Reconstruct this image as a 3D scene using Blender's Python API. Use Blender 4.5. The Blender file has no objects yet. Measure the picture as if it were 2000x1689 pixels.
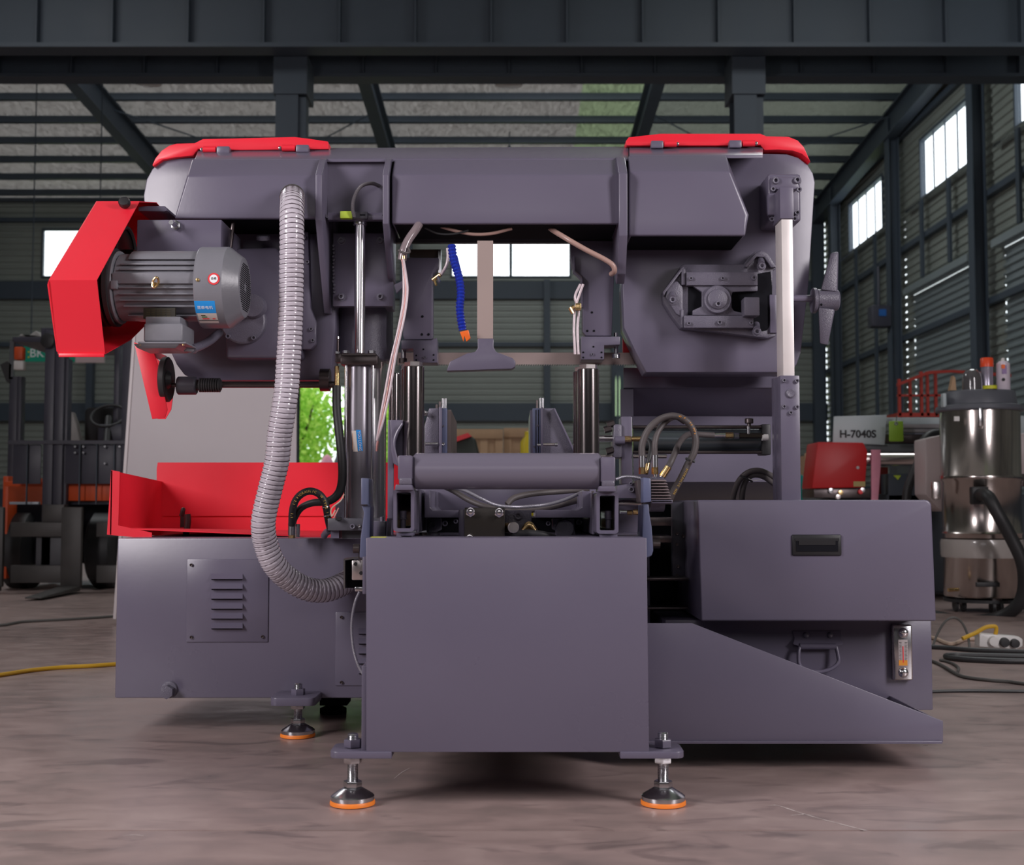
import bpy, bmesh, math, random
from mathutils import Vector as V, Matrix
random.seed(7)
PI = math.pi
# ---------------------------------------------------------------- camera, world, lights, exposure
F = 2500.0; CX, CY = 1000.0, 844.5; CZ = 0.69
TH = math.atan((990 - CY) / F)
sc = bpy.context.scene
COL = sc.collection
cam = bpy.data.cameras.new('camera'); camo = bpy.data.objects.new('camera', cam); COL.objects.link(camo)
camo.location = (0, 0, CZ); camo.rotation_euler = (PI/2 + TH, 0, 0)
cam.sensor_width = 36; cam.lens = 36 * F / 2000; cam.clip_start = .05; cam.clip_end = 300
cam.dof.use_dof = True; cam.dof.focus_distance = 3.7; cam.dof.aperture_fstop = 5.6
sc.camera = camo
sc.view_settings.view_transform = 'Standard'; sc.view_settings.look = 'None'
sc.view_settings.gamma = 1; sc.view_settings.use_curve_mapping = False
sc.view_settings.exposure = 0.0
w = bpy.data.worlds.new('sky'); sc.world = w; w.use_nodes = True
w.node_tree.nodes['Background'].inputs[0].default_value = (.88, .95, 1.0, 1)
w.node_tree.nodes['Background'].inputs[1].default_value = 2.6

def area(name, loc, target, sx, sy, power, color=(1, 1, 1)):
    l = bpy.data.lights.new(name, 'AREA'); l.shape = 'RECTANGLE'; l.size = sx; l.size_y = sy
    l.energy = power; l.color = color
    o = bpy.data.objects.new(name, l); COL.objects.link(o); o.location = loc
    o.rotation_euler = (V(target) - V(loc)).to_track_quat('-Z', 'Y').to_euler()
    return o
# photographer's softboxes left and right, plus an added front fill light
area('softbox_left', (-4.0, .4, 2.9), (-.1, 3.9, 1.0), 1.0, 2.5, 205, (1, .94, .97))
area('softbox_right', (4.0, .4, 2.9), (.2, 3.9, 1.0), 1.0, 2.5, 195, (1, .94, .97))
area('front_fill_light', (0, -1.2, 2.4), (0, 3.4, .3), 2.4, 1.0, 12, (1, .95, .98))
# unseen fill lights added under the roof to brighten hall walls and floor
area('hall_fill_left', (-8, 21.5, 9.6), (-7, 36, 2), 5, 2, 250, (.9, .96, 1))
area('hall_fill_right', (2, 21.5, 9.6), (4, 36, 2), 5, 2, 340, (.9, .96, 1))

area('front_hall_fill_left', (-7, 12, 8.8), (-6, 11.5, 0), 3, 3, 190, (.95, .98, 1))
area('front_hall_fill_right', (4.5, 12, 8.8), (4.5, 11.5, 0), 3, 3, 190, (.95, .98, 1))

# ---------------------------------------------------------------- helpers
def P(x, y, Y):
    u = (x - CX) / F; v = (CY - y) / F
    c, s = math.cos(TH), math.sin(TH)
    t = Y / (c - v * s)
    return V((u * t, Y, CZ + (s + v * c) * t))
def R(px, Y): return px * Y / F

def frames(pts):
    n = len(pts); T = []
    for i in range(n):
        a = pts[max(0, i-1)]; b = pts[min(n-1, i+1)]
        T.append((b - a).normalized())
    up = V((0, 0, 1)) if abs(T[0].z) < .9 else V((0, 1, 0))
    N = [(up - T[0] * up.dot(T[0])).normalized()]
    for i in range(1, n):
        q = T[i-1].rotation_difference(T[i]); nn = q @ N[-1]
        N.append((nn - T[i] * nn.dot(T[i])).normalized())
    return T, N
def spline(pts, res=8):
    pts = [V(p) for p in pts]
    if len(pts) < 3: return pts
    out = []
    n = len(pts)
    for i in range(n - 1):
        p0 = pts[i-1] if i else pts[0]*2 - pts[1]
        p1, p2 = pts[i], pts[i+1]
        p3 = pts[i+2] if i + 2 < n else pts[-1]*2 - pts[-2]
        for k in range(res):
            t = k / res
            out.append(.5*((2*p1) + (p2-p0)*t + (2*p0-5*p1+4*p2-p3)*t*t + (3*p1-p0-3*p2+p3)*t**3))
    out.append(pts[-1]); return out

class B:
    def __init__(s): s.bm = bmesh.new()
    def poly(s, vs): return s.bm.faces.new([s.bm.verts.new(v) for v in vs])
    def loft(s, A, Bv, caps=True):
        a = [s.bm.verts.new(v) for v in A]; b = [s.bm.verts.new(v) for v in Bv]; n = len(a)
        if caps: s.bm.faces.new(a); s.bm.faces.new(b[::-1])
        for i in range(n): s.bm.faces.new((a[i], b[i], b[(i+1) % n], a[(i+1) % n]))
        return s
    def prism(s, px, Y, dep):
        a = [P(x, y, Y) for x, y in px]; return s.loft(a, [v + V((0, dep, 0)) for v in a])
    def w3(s, x0, y0, z0, x1, y1, z1):
        a = [V((x0,y0,z0)), V((x1,y0,z0)), V((x1,y0,z1)), V((x0,y0,z1))]
        return s.loft(a, [V((v.x, y1, v.z)) for v in a])
    def box(s, x0, y0, x1, y1, Y, dep):
        ym = (y0+y1)/2
        a = P(x0, ym, Y).x; b = P(x1, ym, Y).x; zt = P(x0, y0, Y).z; zb = P(x0, y1, Y).z
        return s.w3(a, Y, zb, b, Y+dep, zt)
    def lathe(s, o, ax, prof, seg=20, phase=0.):
        o = V(o); ax = V(ax).normalized()
        up = V((0,0,1)) if abs(ax.z) < .9 else V((1,0,0))
        e1 = (up - ax*up.dot(ax)).normalized(); e2 = ax.cross(e1)
        prev = None
        for r, t in prof:
            c = o + ax*t
            if r <= 1e-6: ring = [s.bm.verts.new(c)]
            else: ring = [s.bm.verts.new(c + (e1*math.cos(2*PI*k/seg+phase) + e2*math.sin(2*PI*k/seg+phase))*r) for k in range(seg)]
            if prev:
                if len(prev) == 1 and len(ring) > 1:
                    for k in range(seg): s.bm.faces.new((prev[0], ring[(k+1) % seg], ring[k]))
                elif len(ring) == 1 and len(prev) > 1:
                    for k in range(seg): s.bm.faces.new((ring[0], prev[k], prev[(k+1) % seg]))
                elif len(ring) > 1:
                    for k in range(seg): s.bm.faces.new((prev[k], prev[(k+1) % seg], ring[(k+1) % seg], ring[k]))
            prev = ring
        return s
    def cyl(s, a, b, r, seg=20, ch=0.0, r2=None):
        a, b = V(a), V(b); L = (b-a).length; r2 = r if r2 is None else r2
        if ch: pr = [(0,0), (r-ch,0), (r,ch), (r2,L-ch), (r2-ch,L), (0,L)]
        else: pr = [(0,0), (r,0), (r2,L), (0,L)]
        return s.lathe(a, b-a, pr, seg)
    def sweep(s, pts, r, seg=10, caps=True):
        T, N = frames(pts); n = len(pts); prev = None; first = None
        for i in range(n):
            rr = r(i/(n-1)) if callable(r) else r
            b = T[i].cross(N[i])
            ring = [s.bm.verts.new(pts[i] + (N[i]*math.cos(2*PI*k/seg) + b*math.sin(2*PI*k/seg))*rr) for k in range(seg)]
            if prev:
                for k in range(seg): s.bm.faces.new((prev[k], prev[(k+1) % seg], ring[(k+1) % seg], ring[k]))
            else: first = ring
            prev = ring
        if caps: s.bm.faces.new(first[::-1]); s.bm.faces.new(prev)
        return s
    def tube(s, px, r, seg=10, res=6):
        """px: list of (x, y, Y)"""
        return s.sweep(spline([P(*p) for p in px], res), r, seg)

OR = {}
def tag(o, label=None, cat=None, group=None, kind=None):
    if label: o['label'] = label
    if cat: o['category'] = cat
    if group: o['group'] = group
    if kind: o['kind'] = kind
    return o
def orig(p): return OR.get(p.name, V((0,0,0))) if p else V((0,0,0))
def empty(name, loc, label, cat, group=None):
    o = bpy.data.objects.new(name, None); COL.objects.link(o); o.location = loc; o.empty_display_size = .1
    OR[o.name] = V(loc); tag(o, label, cat, group); return o
def mk(name, b, mat, parent=None, label=None, bev=0.0, seg=2, kind=None, ang=40):
    bm = b.bm
    bmesh.ops.recalc_face_normals(bm, faces=bm.faces)
    if bev:
        es = [e for e in bm.edges if len(e.link_faces) == 2 and e.calc_face_angle(0) > math.radians(28)]
        try: bmesh.ops.bevel(bm, geom=es, offset=bev, segments=seg, affect='EDGES', clamp_overlap=True, profile=.5)
        except Exception: pass
    me = bpy.data.meshes.new(name)
    lo = [min(v.co[i] for v in bm.verts) for i in range(3)]; hi = [max(v.co[i] for v in bm.verts) for i in range(3)]
    c = V([(a+d)/2 for a, d in zip(lo, hi)])
    bmesh.ops.translate(bm, verts=bm.verts, vec=-c)
    bm.to_mesh(me); bm.free()
    for p in me.polygons: p.use_smooth = True
    me.set_sharp_from_angle(angle=math.radians(ang))
    me.materials.append(mat)
    o = bpy.data.objects.new(name, me); COL.objects.link(o)
    OR[o.name] = c
    if parent: o.parent = parent
    o.location = c - orig(parent)
    if label: o['label'] = label
    if kind: o['kind'] = kind
    return o
def copy_at(src, parent, delta, name=None):
    """copy of a part moved by a world offset; shares its mesh"""
    o = src.copy(); COL.objects.link(o)
    c = OR[src.name] + V(delta); OR[o.name] = c
    o.parent = parent; o.location = c - orig(parent); return o
def put(me_obj, parent, c):
    o = me_obj.copy(); COL.objects.link(o); OR[o.name] = V(c); o.parent = parent; o.location = V(c) - orig(parent); return o

def textmesh(txt, size, font_ext=.0006, bold=0.):
    cu = bpy.data.curves.new('t', 'FONT'); cu.offset = bold; cu.body = txt; cu.size = size; cu.extrude = font_ext; cu.resolution_u = 3
    cu.align_x = 'CENTER'; cu.align_y = 'CENTER'
    o = bpy.data.objects.new('t', cu); COL.objects.link(o)
    dg = bpy.context.evaluated_depsgraph_get(); dg.update()
    me = bpy.data.meshes.new_from_object(o.evaluated_get(dg))
    bpy.data.objects.remove(o); return me
def addtext(b, txt, size, M, bold=0.):
    me = textmesh(txt, size, bold=bold); n0 = len(b.bm.verts)
    b.bm.from_mesh(me); b.bm.verts.ensure_lookup_table()
    for v in b.bm.verts[n0:]: v.co = M @ v.co
    bpy.data.meshes.remove(me)
FACE = Matrix.Rotation(PI/2, 4, 'X')      # text lying in XY turned to face -Y

# ---------------------------------------------------------------- materials
def mat(name, col, rough=.5, metal=0., bump=0., bscale=200., var=0., vscale=6., coat=0., emis=None, trans=0., spec=.5):
    m = bpy.data.materials.new(name); m.use_nodes = True; nt = m.node_tree; n = nt.nodes; bs = n['Principled BSDF']
    bs.inputs['Base Color'].default_value = (*col, 1); bs.inputs['Roughness'].default_value = rough
    bs.inputs['Metallic'].default_value = metal; bs.inputs['Coat Weight'].default_value = coat
    bs.inputs['Specular IOR Level'].default_value = spec
    if trans: bs.inputs['Transmission Weight'].default_value = trans
    tc = n.new('ShaderNodeTexCoord')
    if bump:
        t = n.new('ShaderNodeTexNoise'); t.inputs['Scale'].default_value = bscale; t.inputs['Detail'].default_value = 3
        nt.links.new(tc.outputs['Object'], t.inputs['Vector'])
        bp = n.new('ShaderNodeBump'); bp.inputs['Strength'].default_value = bump; bp.inputs['Distance'].default_value = .002
        nt.links.new(t.outputs['Fac'], bp.inputs['Height']); nt.links.new(bp.outputs['Normal'], bs.inputs['Normal'])
    if var:
        t = n.new('ShaderNodeTexNoise'); t.inputs['Scale'].default_value = vscale; t.inputs['Detail'].default_value = 5
        nt.links.new(tc.outputs['Object'], t.inputs['Vector'])
        mx = n.new('ShaderNodeMix'); mx.data_type = 'RGBA'
        mx.inputs['A'].default_value = (*[c*(1-var) for c in col], 1); mx.inputs['B'].default_value = (*[min(1, c*(1+var)) for c in col], 1)
        nt.links.new(t.outputs['Fac'], mx.inputs['Factor']); nt.links.new(mx.outputs['Result'], bs.inputs['Base Color'])
        mr = n.new('ShaderNodeMapRange'); mr.inputs['To Min'].default_value = max(.03, rough-.08); mr.inputs['To Max'].default_value = rough+.08
        nt.links.new(t.outputs['Fac'], mr.inputs['Value']); nt.links.new(mr.outputs['Result'], bs.inputs['Roughness'])
    if emis:
        bs.inputs['Emission Color'].default_value = (*emis[0], 1); bs.inputs['Emission Strength'].default_value = emis[1]
    return m
paint = mat('grey_machine_paint', (.128, .114, .162), .30, bump=.04, bscale=90, var=.05, vscale=3)
cast = mat('hammered_grey_paint', (.135, .125, .165), .3, bump=.55, bscale=330, var=.08, vscale=30)
bluep = mat('blue_grey_paint', (.11, .125, .215), .36, bump=.04, bscale=90)
red = mat('red_paint', (.82, .019, .04), .38, bump=.03, bscale=90, var=.03)
motorg = mat('motor_grey_paint', (.20, .20, .225), .33, bump=.12, bscale=160, var=.06, vscale=20)
chrome = mat('chrome', (.82, .8, .82), .2, 1.0)
steel = mat('bright_steel', (.62, .57, .56), .28, 1.0, bump=.05, bscale=120, var=.06, vscale=20)
zinc = mat('zinc_plated_steel', (.6, .6, .62), .22, 1.0)
ground = mat('ground_steel_bar', (.86, .80, .78), .4, .35, var=.05, vscale=12)
dsteel = mat('black_oxide_steel', (.12, .10, .10), .33, .9, bump=.1, bscale=150, var=.2, vscale=20)
brown = mat('dark_anodised_steel', (.34, .30, .30), .17, 1.0)
brass = mat('brass', (.78, .55, .26), .25, 1.0, var=.1, vscale=40)
rubber = mat('black_rubber', (.022, .022, .024), .5, bump=.1, bscale=300)
rubberg = mat('grey_rubber_hose', (.085, .072, .072), .5, bump=.25, bscale=500, var=.1, vscale=30)
black = mat('black_plastic', (.015, .015, .017), .38)
hosep = mat('clear_ribbed_plastic', (.58, .53, .59), .2, coat=.4)
wire = mat('hose_wire', (.14, .11, .13), .35, .4)
pvc = mat('clear_pvc_tube', (.62, .52, .55), .15, coat=.5)
pinkt = mat('pink_plastic_tube', (.62, .30, .28), .2, coat=.5)
tanp = mat('translucent_tan_tube', (.42, .27, .23), .3)
bluel = mat('blue_segmented_plastic', (.01, .03, .36), .3, coat=.2)
orange = mat('orange_plastic', (.9, .16, .02), .4)
orub = mat('orange_rubber', (.95, .25, .03), .45)
yellow = mat('yellow_paint', (.62, .62, .03), .5)
lime = mat('lime_plastic', (.50, .66, .06), .45)
white = mat('white_plastic', (.72, .70, .68), .45)
paper = mat('white_sticker', (.78, .70, .64), .5)
skyb = mat('sky_blue_sticker', (.02, .33, .85), .4)
redst = mat('red_sticker', (.75, .03, .04), .45)
ink = mat('black_ink', (.01, .01, .012), .6)
goldink = mat('gold_ink', (.75, .48, .10), .6)
wink = mat('white_ink', (.85, .87, .9), .5)
dark = mat('near_black', (.008, .008, .011), .8, spec=.1)  # near-black for dark parts, and for shade painted into recesses and under beams
glassy = mat('gauge_glass', (.5, .45, .45), .08, coat=.6)
beamp = mat('dark_blue_grey_steelwork', (.05, .066, .088), .55, var=.15, vscale=1.5)
sheet = mat('grey_corrugated_sheet', (.27, .29, .26), .45, .1, var=.12, vscale=1.2)
shutterm = mat('grey_shutter_slat', (.26, .30, .31), .38, .3, var=.1, vscale=1)
board = mat('pale_panel_board', (.50, .45, .47), .42, var=.03, vscale=2)
forkp = mat('forklift_dark_paint', (.048, .047, .066), .45, var=.2, vscale=6)
forks = mat('worn_fork_steel', (.075, .07, .068), .5, .3, var=.3, vscale=8)
forko = mat('forklift_orange_paint', (.62, .075, .01), .5, var=.15, vscale=10)
green = mat('green_sign', (.0, .30, .19), .5)
wood = mat('plywood', (.42, .27, .16), .7, var=.12, vscale=8)
steelvac = mat('stainless_drum', (.55, .49, .46), .2, 1.0, var=.08, vscale=3)
greyplas = mat('grey_plastic', (.10, .105, .125), .45)
palegr = mat('pale_green_grey_paint', (.42, .48, .50), .5, var=.03, vscale=3)
cloth = mat('pale_cloth', (.33, .32, .31), .9, bump=.3, bscale=20, var=.2, vscale=10)
pinkc = mat('pink_webbing', (.62, .25, .33), .8, var=.15, vscale=20)
teal = mat('teal_paint', (.0, .22, .20), .5)
redcage = mat('dark_red_paint', (.38, .03, .018), .5, var=.1, vscale=5)
cordy = mat('yellow_cord', (.62, .36, .02), .6)
cordg = mat('grey_cord', (.09, .085, .08), .6)
cordw = mat('cream_cord', (.6, .45, .35), .6)
bark = mat('bark', (.09, .06, .04), .9, bump=.5, bscale=20)
def glass_mat():
    m = bpy.data.materials.new('window_glass'); m.use_nodes = True; nt = m.node_tree; n = nt.nodes
    n.remove(n['Principled BSDF']); out = n['Material Output']
    t = n.new('ShaderNodeBsdfTransparent'); g = n.new('ShaderNodeBsdfGlossy'); g.inputs['Roughness'].default_value = .05
    mx = n.new('ShaderNodeMixShader'); mx.inputs[0].default_value = .06
    nt.links.new(t.outputs[0], mx.inputs[1]); nt.links.new(g.outputs[0], mx.inputs[2]); nt.links.new(mx.outputs[0], out.inputs[0])
    return m
pane = glass_mat()
def roof_mat(name, dc, tcol, sc_=1.):
    m = bpy.data.materials.new(name); m.use_nodes = True; nt = m.node_tree; n = nt.nodes
    n.remove(n['Principled BSDF']); out = n['Material Output']
    tc = n.new('ShaderNodeTexCoord'); mp = n.new('ShaderNodeMapping'); mp.inputs['Rotation'].default_value = (0, 0, .9)
    mp.inputs['Scale'].default_value = (3.2, .8, 1)
    nz = n.new('ShaderNodeTexNoise'); nz.inputs['Scale'].default_value = 4.5*sc_; nz.inputs['Detail'].default_value = 6; nz.inputs['Distortion'].default_value = 1.2
    nt.links.new(tc.outputs['Object'], mp.inputs['Vector']); nt.links.new(mp.outputs['Vector'], nz.inputs['Vector'])
    cr = n.new('ShaderNodeValToRGB'); cr.color_ramp.elements[0].position = .3; cr.color_ramp.elements[0].color = (*[c*.5 for c in tcol], 1)
    cr.color_ramp.elements[1].position = .7; cr.color_ramp.elements[1].color = (*[c*1.5 for c in tcol], 1)
    nt.links.new(nz.outputs['Fac'], cr.inputs['Fac'])
    d = n.new('ShaderNodeBsdfDiffuse'); d.inputs[0].default_value = (*dc, 1)
    t = n.new('ShaderNodeBsdfTranslucent'); nt.links.new(cr.outputs[0], t.inputs[0])
    ad = n.new('ShaderNodeAddShader'); nt.links.new(d.outputs[0], ad.inputs[0]); nt.links.new(t.outputs[0], ad.inputs[1])
    bp = n.new('ShaderNodeBump'); bp.inputs['Strength'].default_value = .25; bp.inputs['Distance'].default_value = .03
    nt.links.new(nz.outputs['Fac'], bp.inputs['Height']); nt.links.new(bp.outputs[0], d.inputs['Normal'])
    nt.links.new(ad.outputs[0], out.inputs[0]); return m
roofm = roof_mat('roof_insulation_film', (.32, .288, .265), (.056, .051, .047))
skym = roof_mat('translucent_roof_sheet', (.27, .29, .22), (.052, .064, .036))
roofd = roof_mat('dark_quilted_roof_film', (.17, .18, .15), (.040, .042, .034), 2.2)
def leaf_mat(name, c):
    m = bpy.data.materials.new(name); m.use_nodes = True; nt = m.node_tree; n = nt.nodes
    n.remove(n['Principled BSDF']); out = n['Material Output']
    d = n.new('ShaderNodeBsdfDiffuse'); d.inputs[0].default_value = (*c, 1)
    t = n.new('ShaderNodeBsdfTranslucent'); t.inputs[0].default_value = (*c, 1)
    mx = n.new('ShaderNodeMixShader'); nt.links.new(d.outputs[0], mx.inputs[1]); nt.links.new(t.outputs[0], mx.inputs[2]); nt.links.new(mx.outputs[0], out.inputs[0])
    return m
leafa = leaf_mat('leaf_green', (.34, .60, .09)); leafb = leaf_mat('leaf_yellow_green', (.62, .80, .2))
def floor_mat():
    m = bpy.data.materials.new('polished_concrete'); m.use_nodes = True; nt = m.node_tree; n = nt.nodes; bs = n['Principled BSDF']
    tc = n.new('ShaderNodeTexCoord')
    def noise(sx, sy, scale, det=6, dist=.6):
        mp = n.new('ShaderNodeMapping'); mp.inputs['Scale'].default_value = (sx, sy, 1)
        t = n.new('ShaderNodeTexNoise'); t.inputs['Scale'].default_value = scale; t.inputs['Detail'].default_value = det; t.inputs['Distortion'].default_value = dist
        nt.links.new(tc.outputs['Object'], mp.inputs['Vector']); nt.links.new(mp.outputs['Vector'], t.inputs['Vector']); return t
    a = noise(1, 1.3, 1.1, 7, .8); b = noise(1, 1.6, 7, 12, .5); c = noise(1, 1, 60, 3, 0); e = noise(.8, 1.9, 4.5, 10, 1.1)
    r = n.new('ShaderNodeValToRGB'); els = r.color_ramp.elements
    els[0].position = .28; els[0].color = (.20, .160, .150, 1); els[1].position = .72; els[1].color = (.44, .335, .31, 1)
    x = els.new(.5); x.color = (.335, .245, .228, 1)
    mixf = n.new('ShaderNodeMath'); mixf.operation = 'MULTIPLY_ADD'; mixf.inputs[1].default_value = .55
    h = n.new('ShaderNodeMath'); h.operation = 'MULTIPLY'; h.inputs[1].default_value = .45
    nt.links.new(b.outputs['Fac'], h.inputs[0]); nt.links.new(a.outputs['Fac'], mixf.inputs[0]); nt.links.new(h.outputs[0], mixf.inputs[2])
    nt.links.new(mixf.outputs[0], r.inputs['Fac'])
    # dark scuffs
    s = n.new('ShaderNodeValToRGB'); s.color_ramp.elements[0].position = .33; s.color_ramp.elements[0].color = (.38, .38, .40, 1)
    s.color_ramp.elements[1].position = .43; s.color_ramp.elements[1].color = (1, 1, 1, 1)
    nt.links.new(e.outputs['Fac'], s.inputs['Fac'])
    mx = n.new('ShaderNodeMix'); mx.data_type = 'RGBA'; mx.blend_type = 'MULTIPLY'; mx.inputs['Factor'].default_value = .5
    nt.links.new(r.outputs[0], mx.inputs['A']); nt.links.new(s.outputs[0], mx.inputs['B'])
    nt.links.new(mx.outputs['Result'], bs.inputs['Base Color'])
    rr = n.new('ShaderNodeMapRange'); rr.inputs['To Min'].default_value = .2; rr.inputs['To Max'].default_value = .48
    nt.links.new(b.outputs['Fac'], rr.inputs['Value']); nt.links.new(rr.outputs[0], bs.inputs['Roughness'])
    bp = n.new('ShaderNodeBump'); bp.inputs['Strength'].default_value = .08; bp.inputs['Distance'].default_value = .002
    nt.links.new(c.outputs['Fac'], bp.inputs['Height']); nt.links.new(bp.outputs[0], bs.inputs['Normal'])
    return m
floorm = floor_mat()
grassm = mat('outside_ground', (.20, .26, .10), .9, var=.3, vscale=2)

# ---------------------------------------------------------------- the hall
YW = 36.0; XR = 8.9; XL = -20.8; YN = -8.0
def roofz(Y): return 9.47 + .055*(YW - Y)
# floor of cast slabs with open joints
fl = tag(mk('floor', B().w3(XL-.3, YN, -.3, XR+.3, YW+.3, -.012), dark), kind='structure')
ys = [YN, -3.22, 2.78, 8.78, 14.78, 20.78, 26.78, 32.78, YW]
for j in range(len(ys)-1):
    for x0, x1 in ((XL, -12), (-12, 0.0), (0.0, XR)):
        if x0 == 0.0 : continue
        x1 = XR if x0 == -12 else x1
        mk('slab', B().w3(x0+.0055, ys[j]+.0055, -.011, x1-.0055, ys[j+1]-.0055, 0), floorm, fl)
tag(mk('ground', B().w3(-40, YW+.31, -.3, 30, 90, -.02), grassm), 'grass covered ground seen outside through the open back doorway', 'ground')

def corr(b, x0, x1, z0, z1, Y, per=.17, d=.035, axis='y'):
    """corrugated sheet with horizontal ribs, facing -Y (axis y) or -X (axis x, where x is then Y)"""
    n = max(1, round((z1-z0)/per)); pz = (z1-z0)/n; prof = []
    for i in range(n):
        z = z0 + i*pz
        prof += [(z, 0), (z+pz*.45, 0), (z+pz*.6, -d), (z+pz*.85, -d)]
    prof.append((z1, 0))
    def pt(u, z, o): return V((u, Y+o, z)) if axis == 'y' else V((Y+o, u, z))
    for (za, oa), (zb, ob) in zip(prof, prof[1:]):
        b.poly([pt(x0, za, oa), pt(x1, za, oa), pt(x1, zb, ob), pt(x0, zb, ob)])
    return b
# back wall: panels between columns, window band 7.17-8.55, doorway, lower part
wb = tag(mk('wall_back', B().w3(XL, YW+.06, 8.66, XR, YW+.16, roofz(YW)), sheet), kind='structure')
WZ0, WZ1 = 7.17, 8.55
bays = [(-20.8, -14.75), (-14.75, -8.87), (-8.87, -2.97), (-2.97, 2.95), (2.95, 8.86)]
wins_b = [(-19.2, -16.4), (-13.35, -10.4), (-1.75, 1.68)]
DX0, DX1, DZ = -6.05, -3.4, 4.07
for x0, x1 in bays:
    mk('wall_panel', corr(B(), x0, x1, WZ1+.05, roofz(YW), YW), sheet, wb)
    ws = [q for q in wins_b if x0 < q[0] < x1]
    if ws:
        a, c = ws[0]
        for u, v in ((x0, a), (c, x1)): mk('wall_panel', corr(B(), u, v, WZ0, WZ1+.05, YW), sheet, wb)
    else: mk('wall_panel', corr(B(), x0, x1, WZ0, WZ1+.05, YW), sheet, wb)
    if x0 < DX0 < x1:
        mk('wall_panel', corr(B(), x0, DX0, 1.2, WZ0, YW), sheet, wb)
        mk('wall_panel', corr(B(), DX1, x1, 1.2, WZ0, YW), sheet, wb)
        mk('wall_panel', corr(B(), DX0, DX1, DZ, WZ0, YW), sheet, wb)
        mk('plinth', B().w3(x0, YW-.05, 0, DX0, YW+.15, 1.2), beamp, wb); mk('plinth', B().w3(DX1, YW-.05, 0, x1, YW+.15, 1.2), beamp, wb)
    else:
        mk('wall_panel', corr(B(), x0, x1, 1.2, WZ0, YW), sheet, wb)
        mk('plinth', B().w3(x0, YW-.05, 0, x1, YW+.15, 1.2), beamp, wb)
for z, h in ((6.55, .5), (5.2, .12), (3.1, .5), (8.75, .12)):
    for x0, x1 in bays:
        if x0 < DX0 < x1 and z < DZ:
            mk('girt', B().w3(x0, YW-.2, z, DX0, YW-.04, z+h), beamp, wb); mk('girt', B().w3(DX1, YW-.2, z, x1, YW-.04, z+h), beamp, wb)
        else: mk('girt', B().w3(x0, YW-.2, z, x1, YW-.04, z+h), beamp, wb)
for x in (-14.75, -8.87, -2.97, 2.95, 8.6, -11.8, -6.18, .98, 5.9):
    wdt = .17 if x in (-14.75, -8.87, -2.97, 2.95, 8.6) else .09
    mk('column', B().w3(x-wdt, YW-.45, 0, x+wdt, YW-.21, 7.05 if x in (.98, -11.8) else roofz(YW)-.3), beamp, wb)
mk('column', B().w3(DX0-.05, YW-.5, 0, DX0+.1, YW-.2, DZ+.1), beamp, wb)
def window(n, u0, u1, z0, z1, W, axis, npan):
    def bx(b, a0, a1, c0, c1, d0, d1):
        return b.w3(a0, W+d0, c0, a1, W+d1, c1) if axis == 'y' else b.w3(W+d0, a0, c0, W+d1, a1, c1)
    b = B(); t = .06
    bx(b, u0-t, u1+t, z0-t, z0, -.06, .06); bx(b, u0-t, u1+t, z1, z1+t, -.06, .06); bx(b, u0-t, u0, z0, z1, -.06, .06); bx(b, u1, u1+t, z0, z1, -.06, .06)
    o = tag(mk('window_%d' % n, b, beamp), kind='structure')
    for k in range(npan):
        a = u0 + (u1-u0)*k/npan; c = u0 + (u1-u0)*(k+1)/npan
        mw = .045 if axis == 'y' else .016
        if k: mk('mullion', bx(B(), a-mw, a+mw, z0, z1, -.015, .015), beamp, o)
        mk('pane', bx(B(), a+mw+.001, c-mw-.001, z0+.001, z1-.001, -.004, .004), pane, o)
    return o
wn = 1
for a, c in wins_b: window(wn, a+.06, c-.06, WZ0+.06, WZ1-.02, YW, 'y', 2); wn += 1
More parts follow.
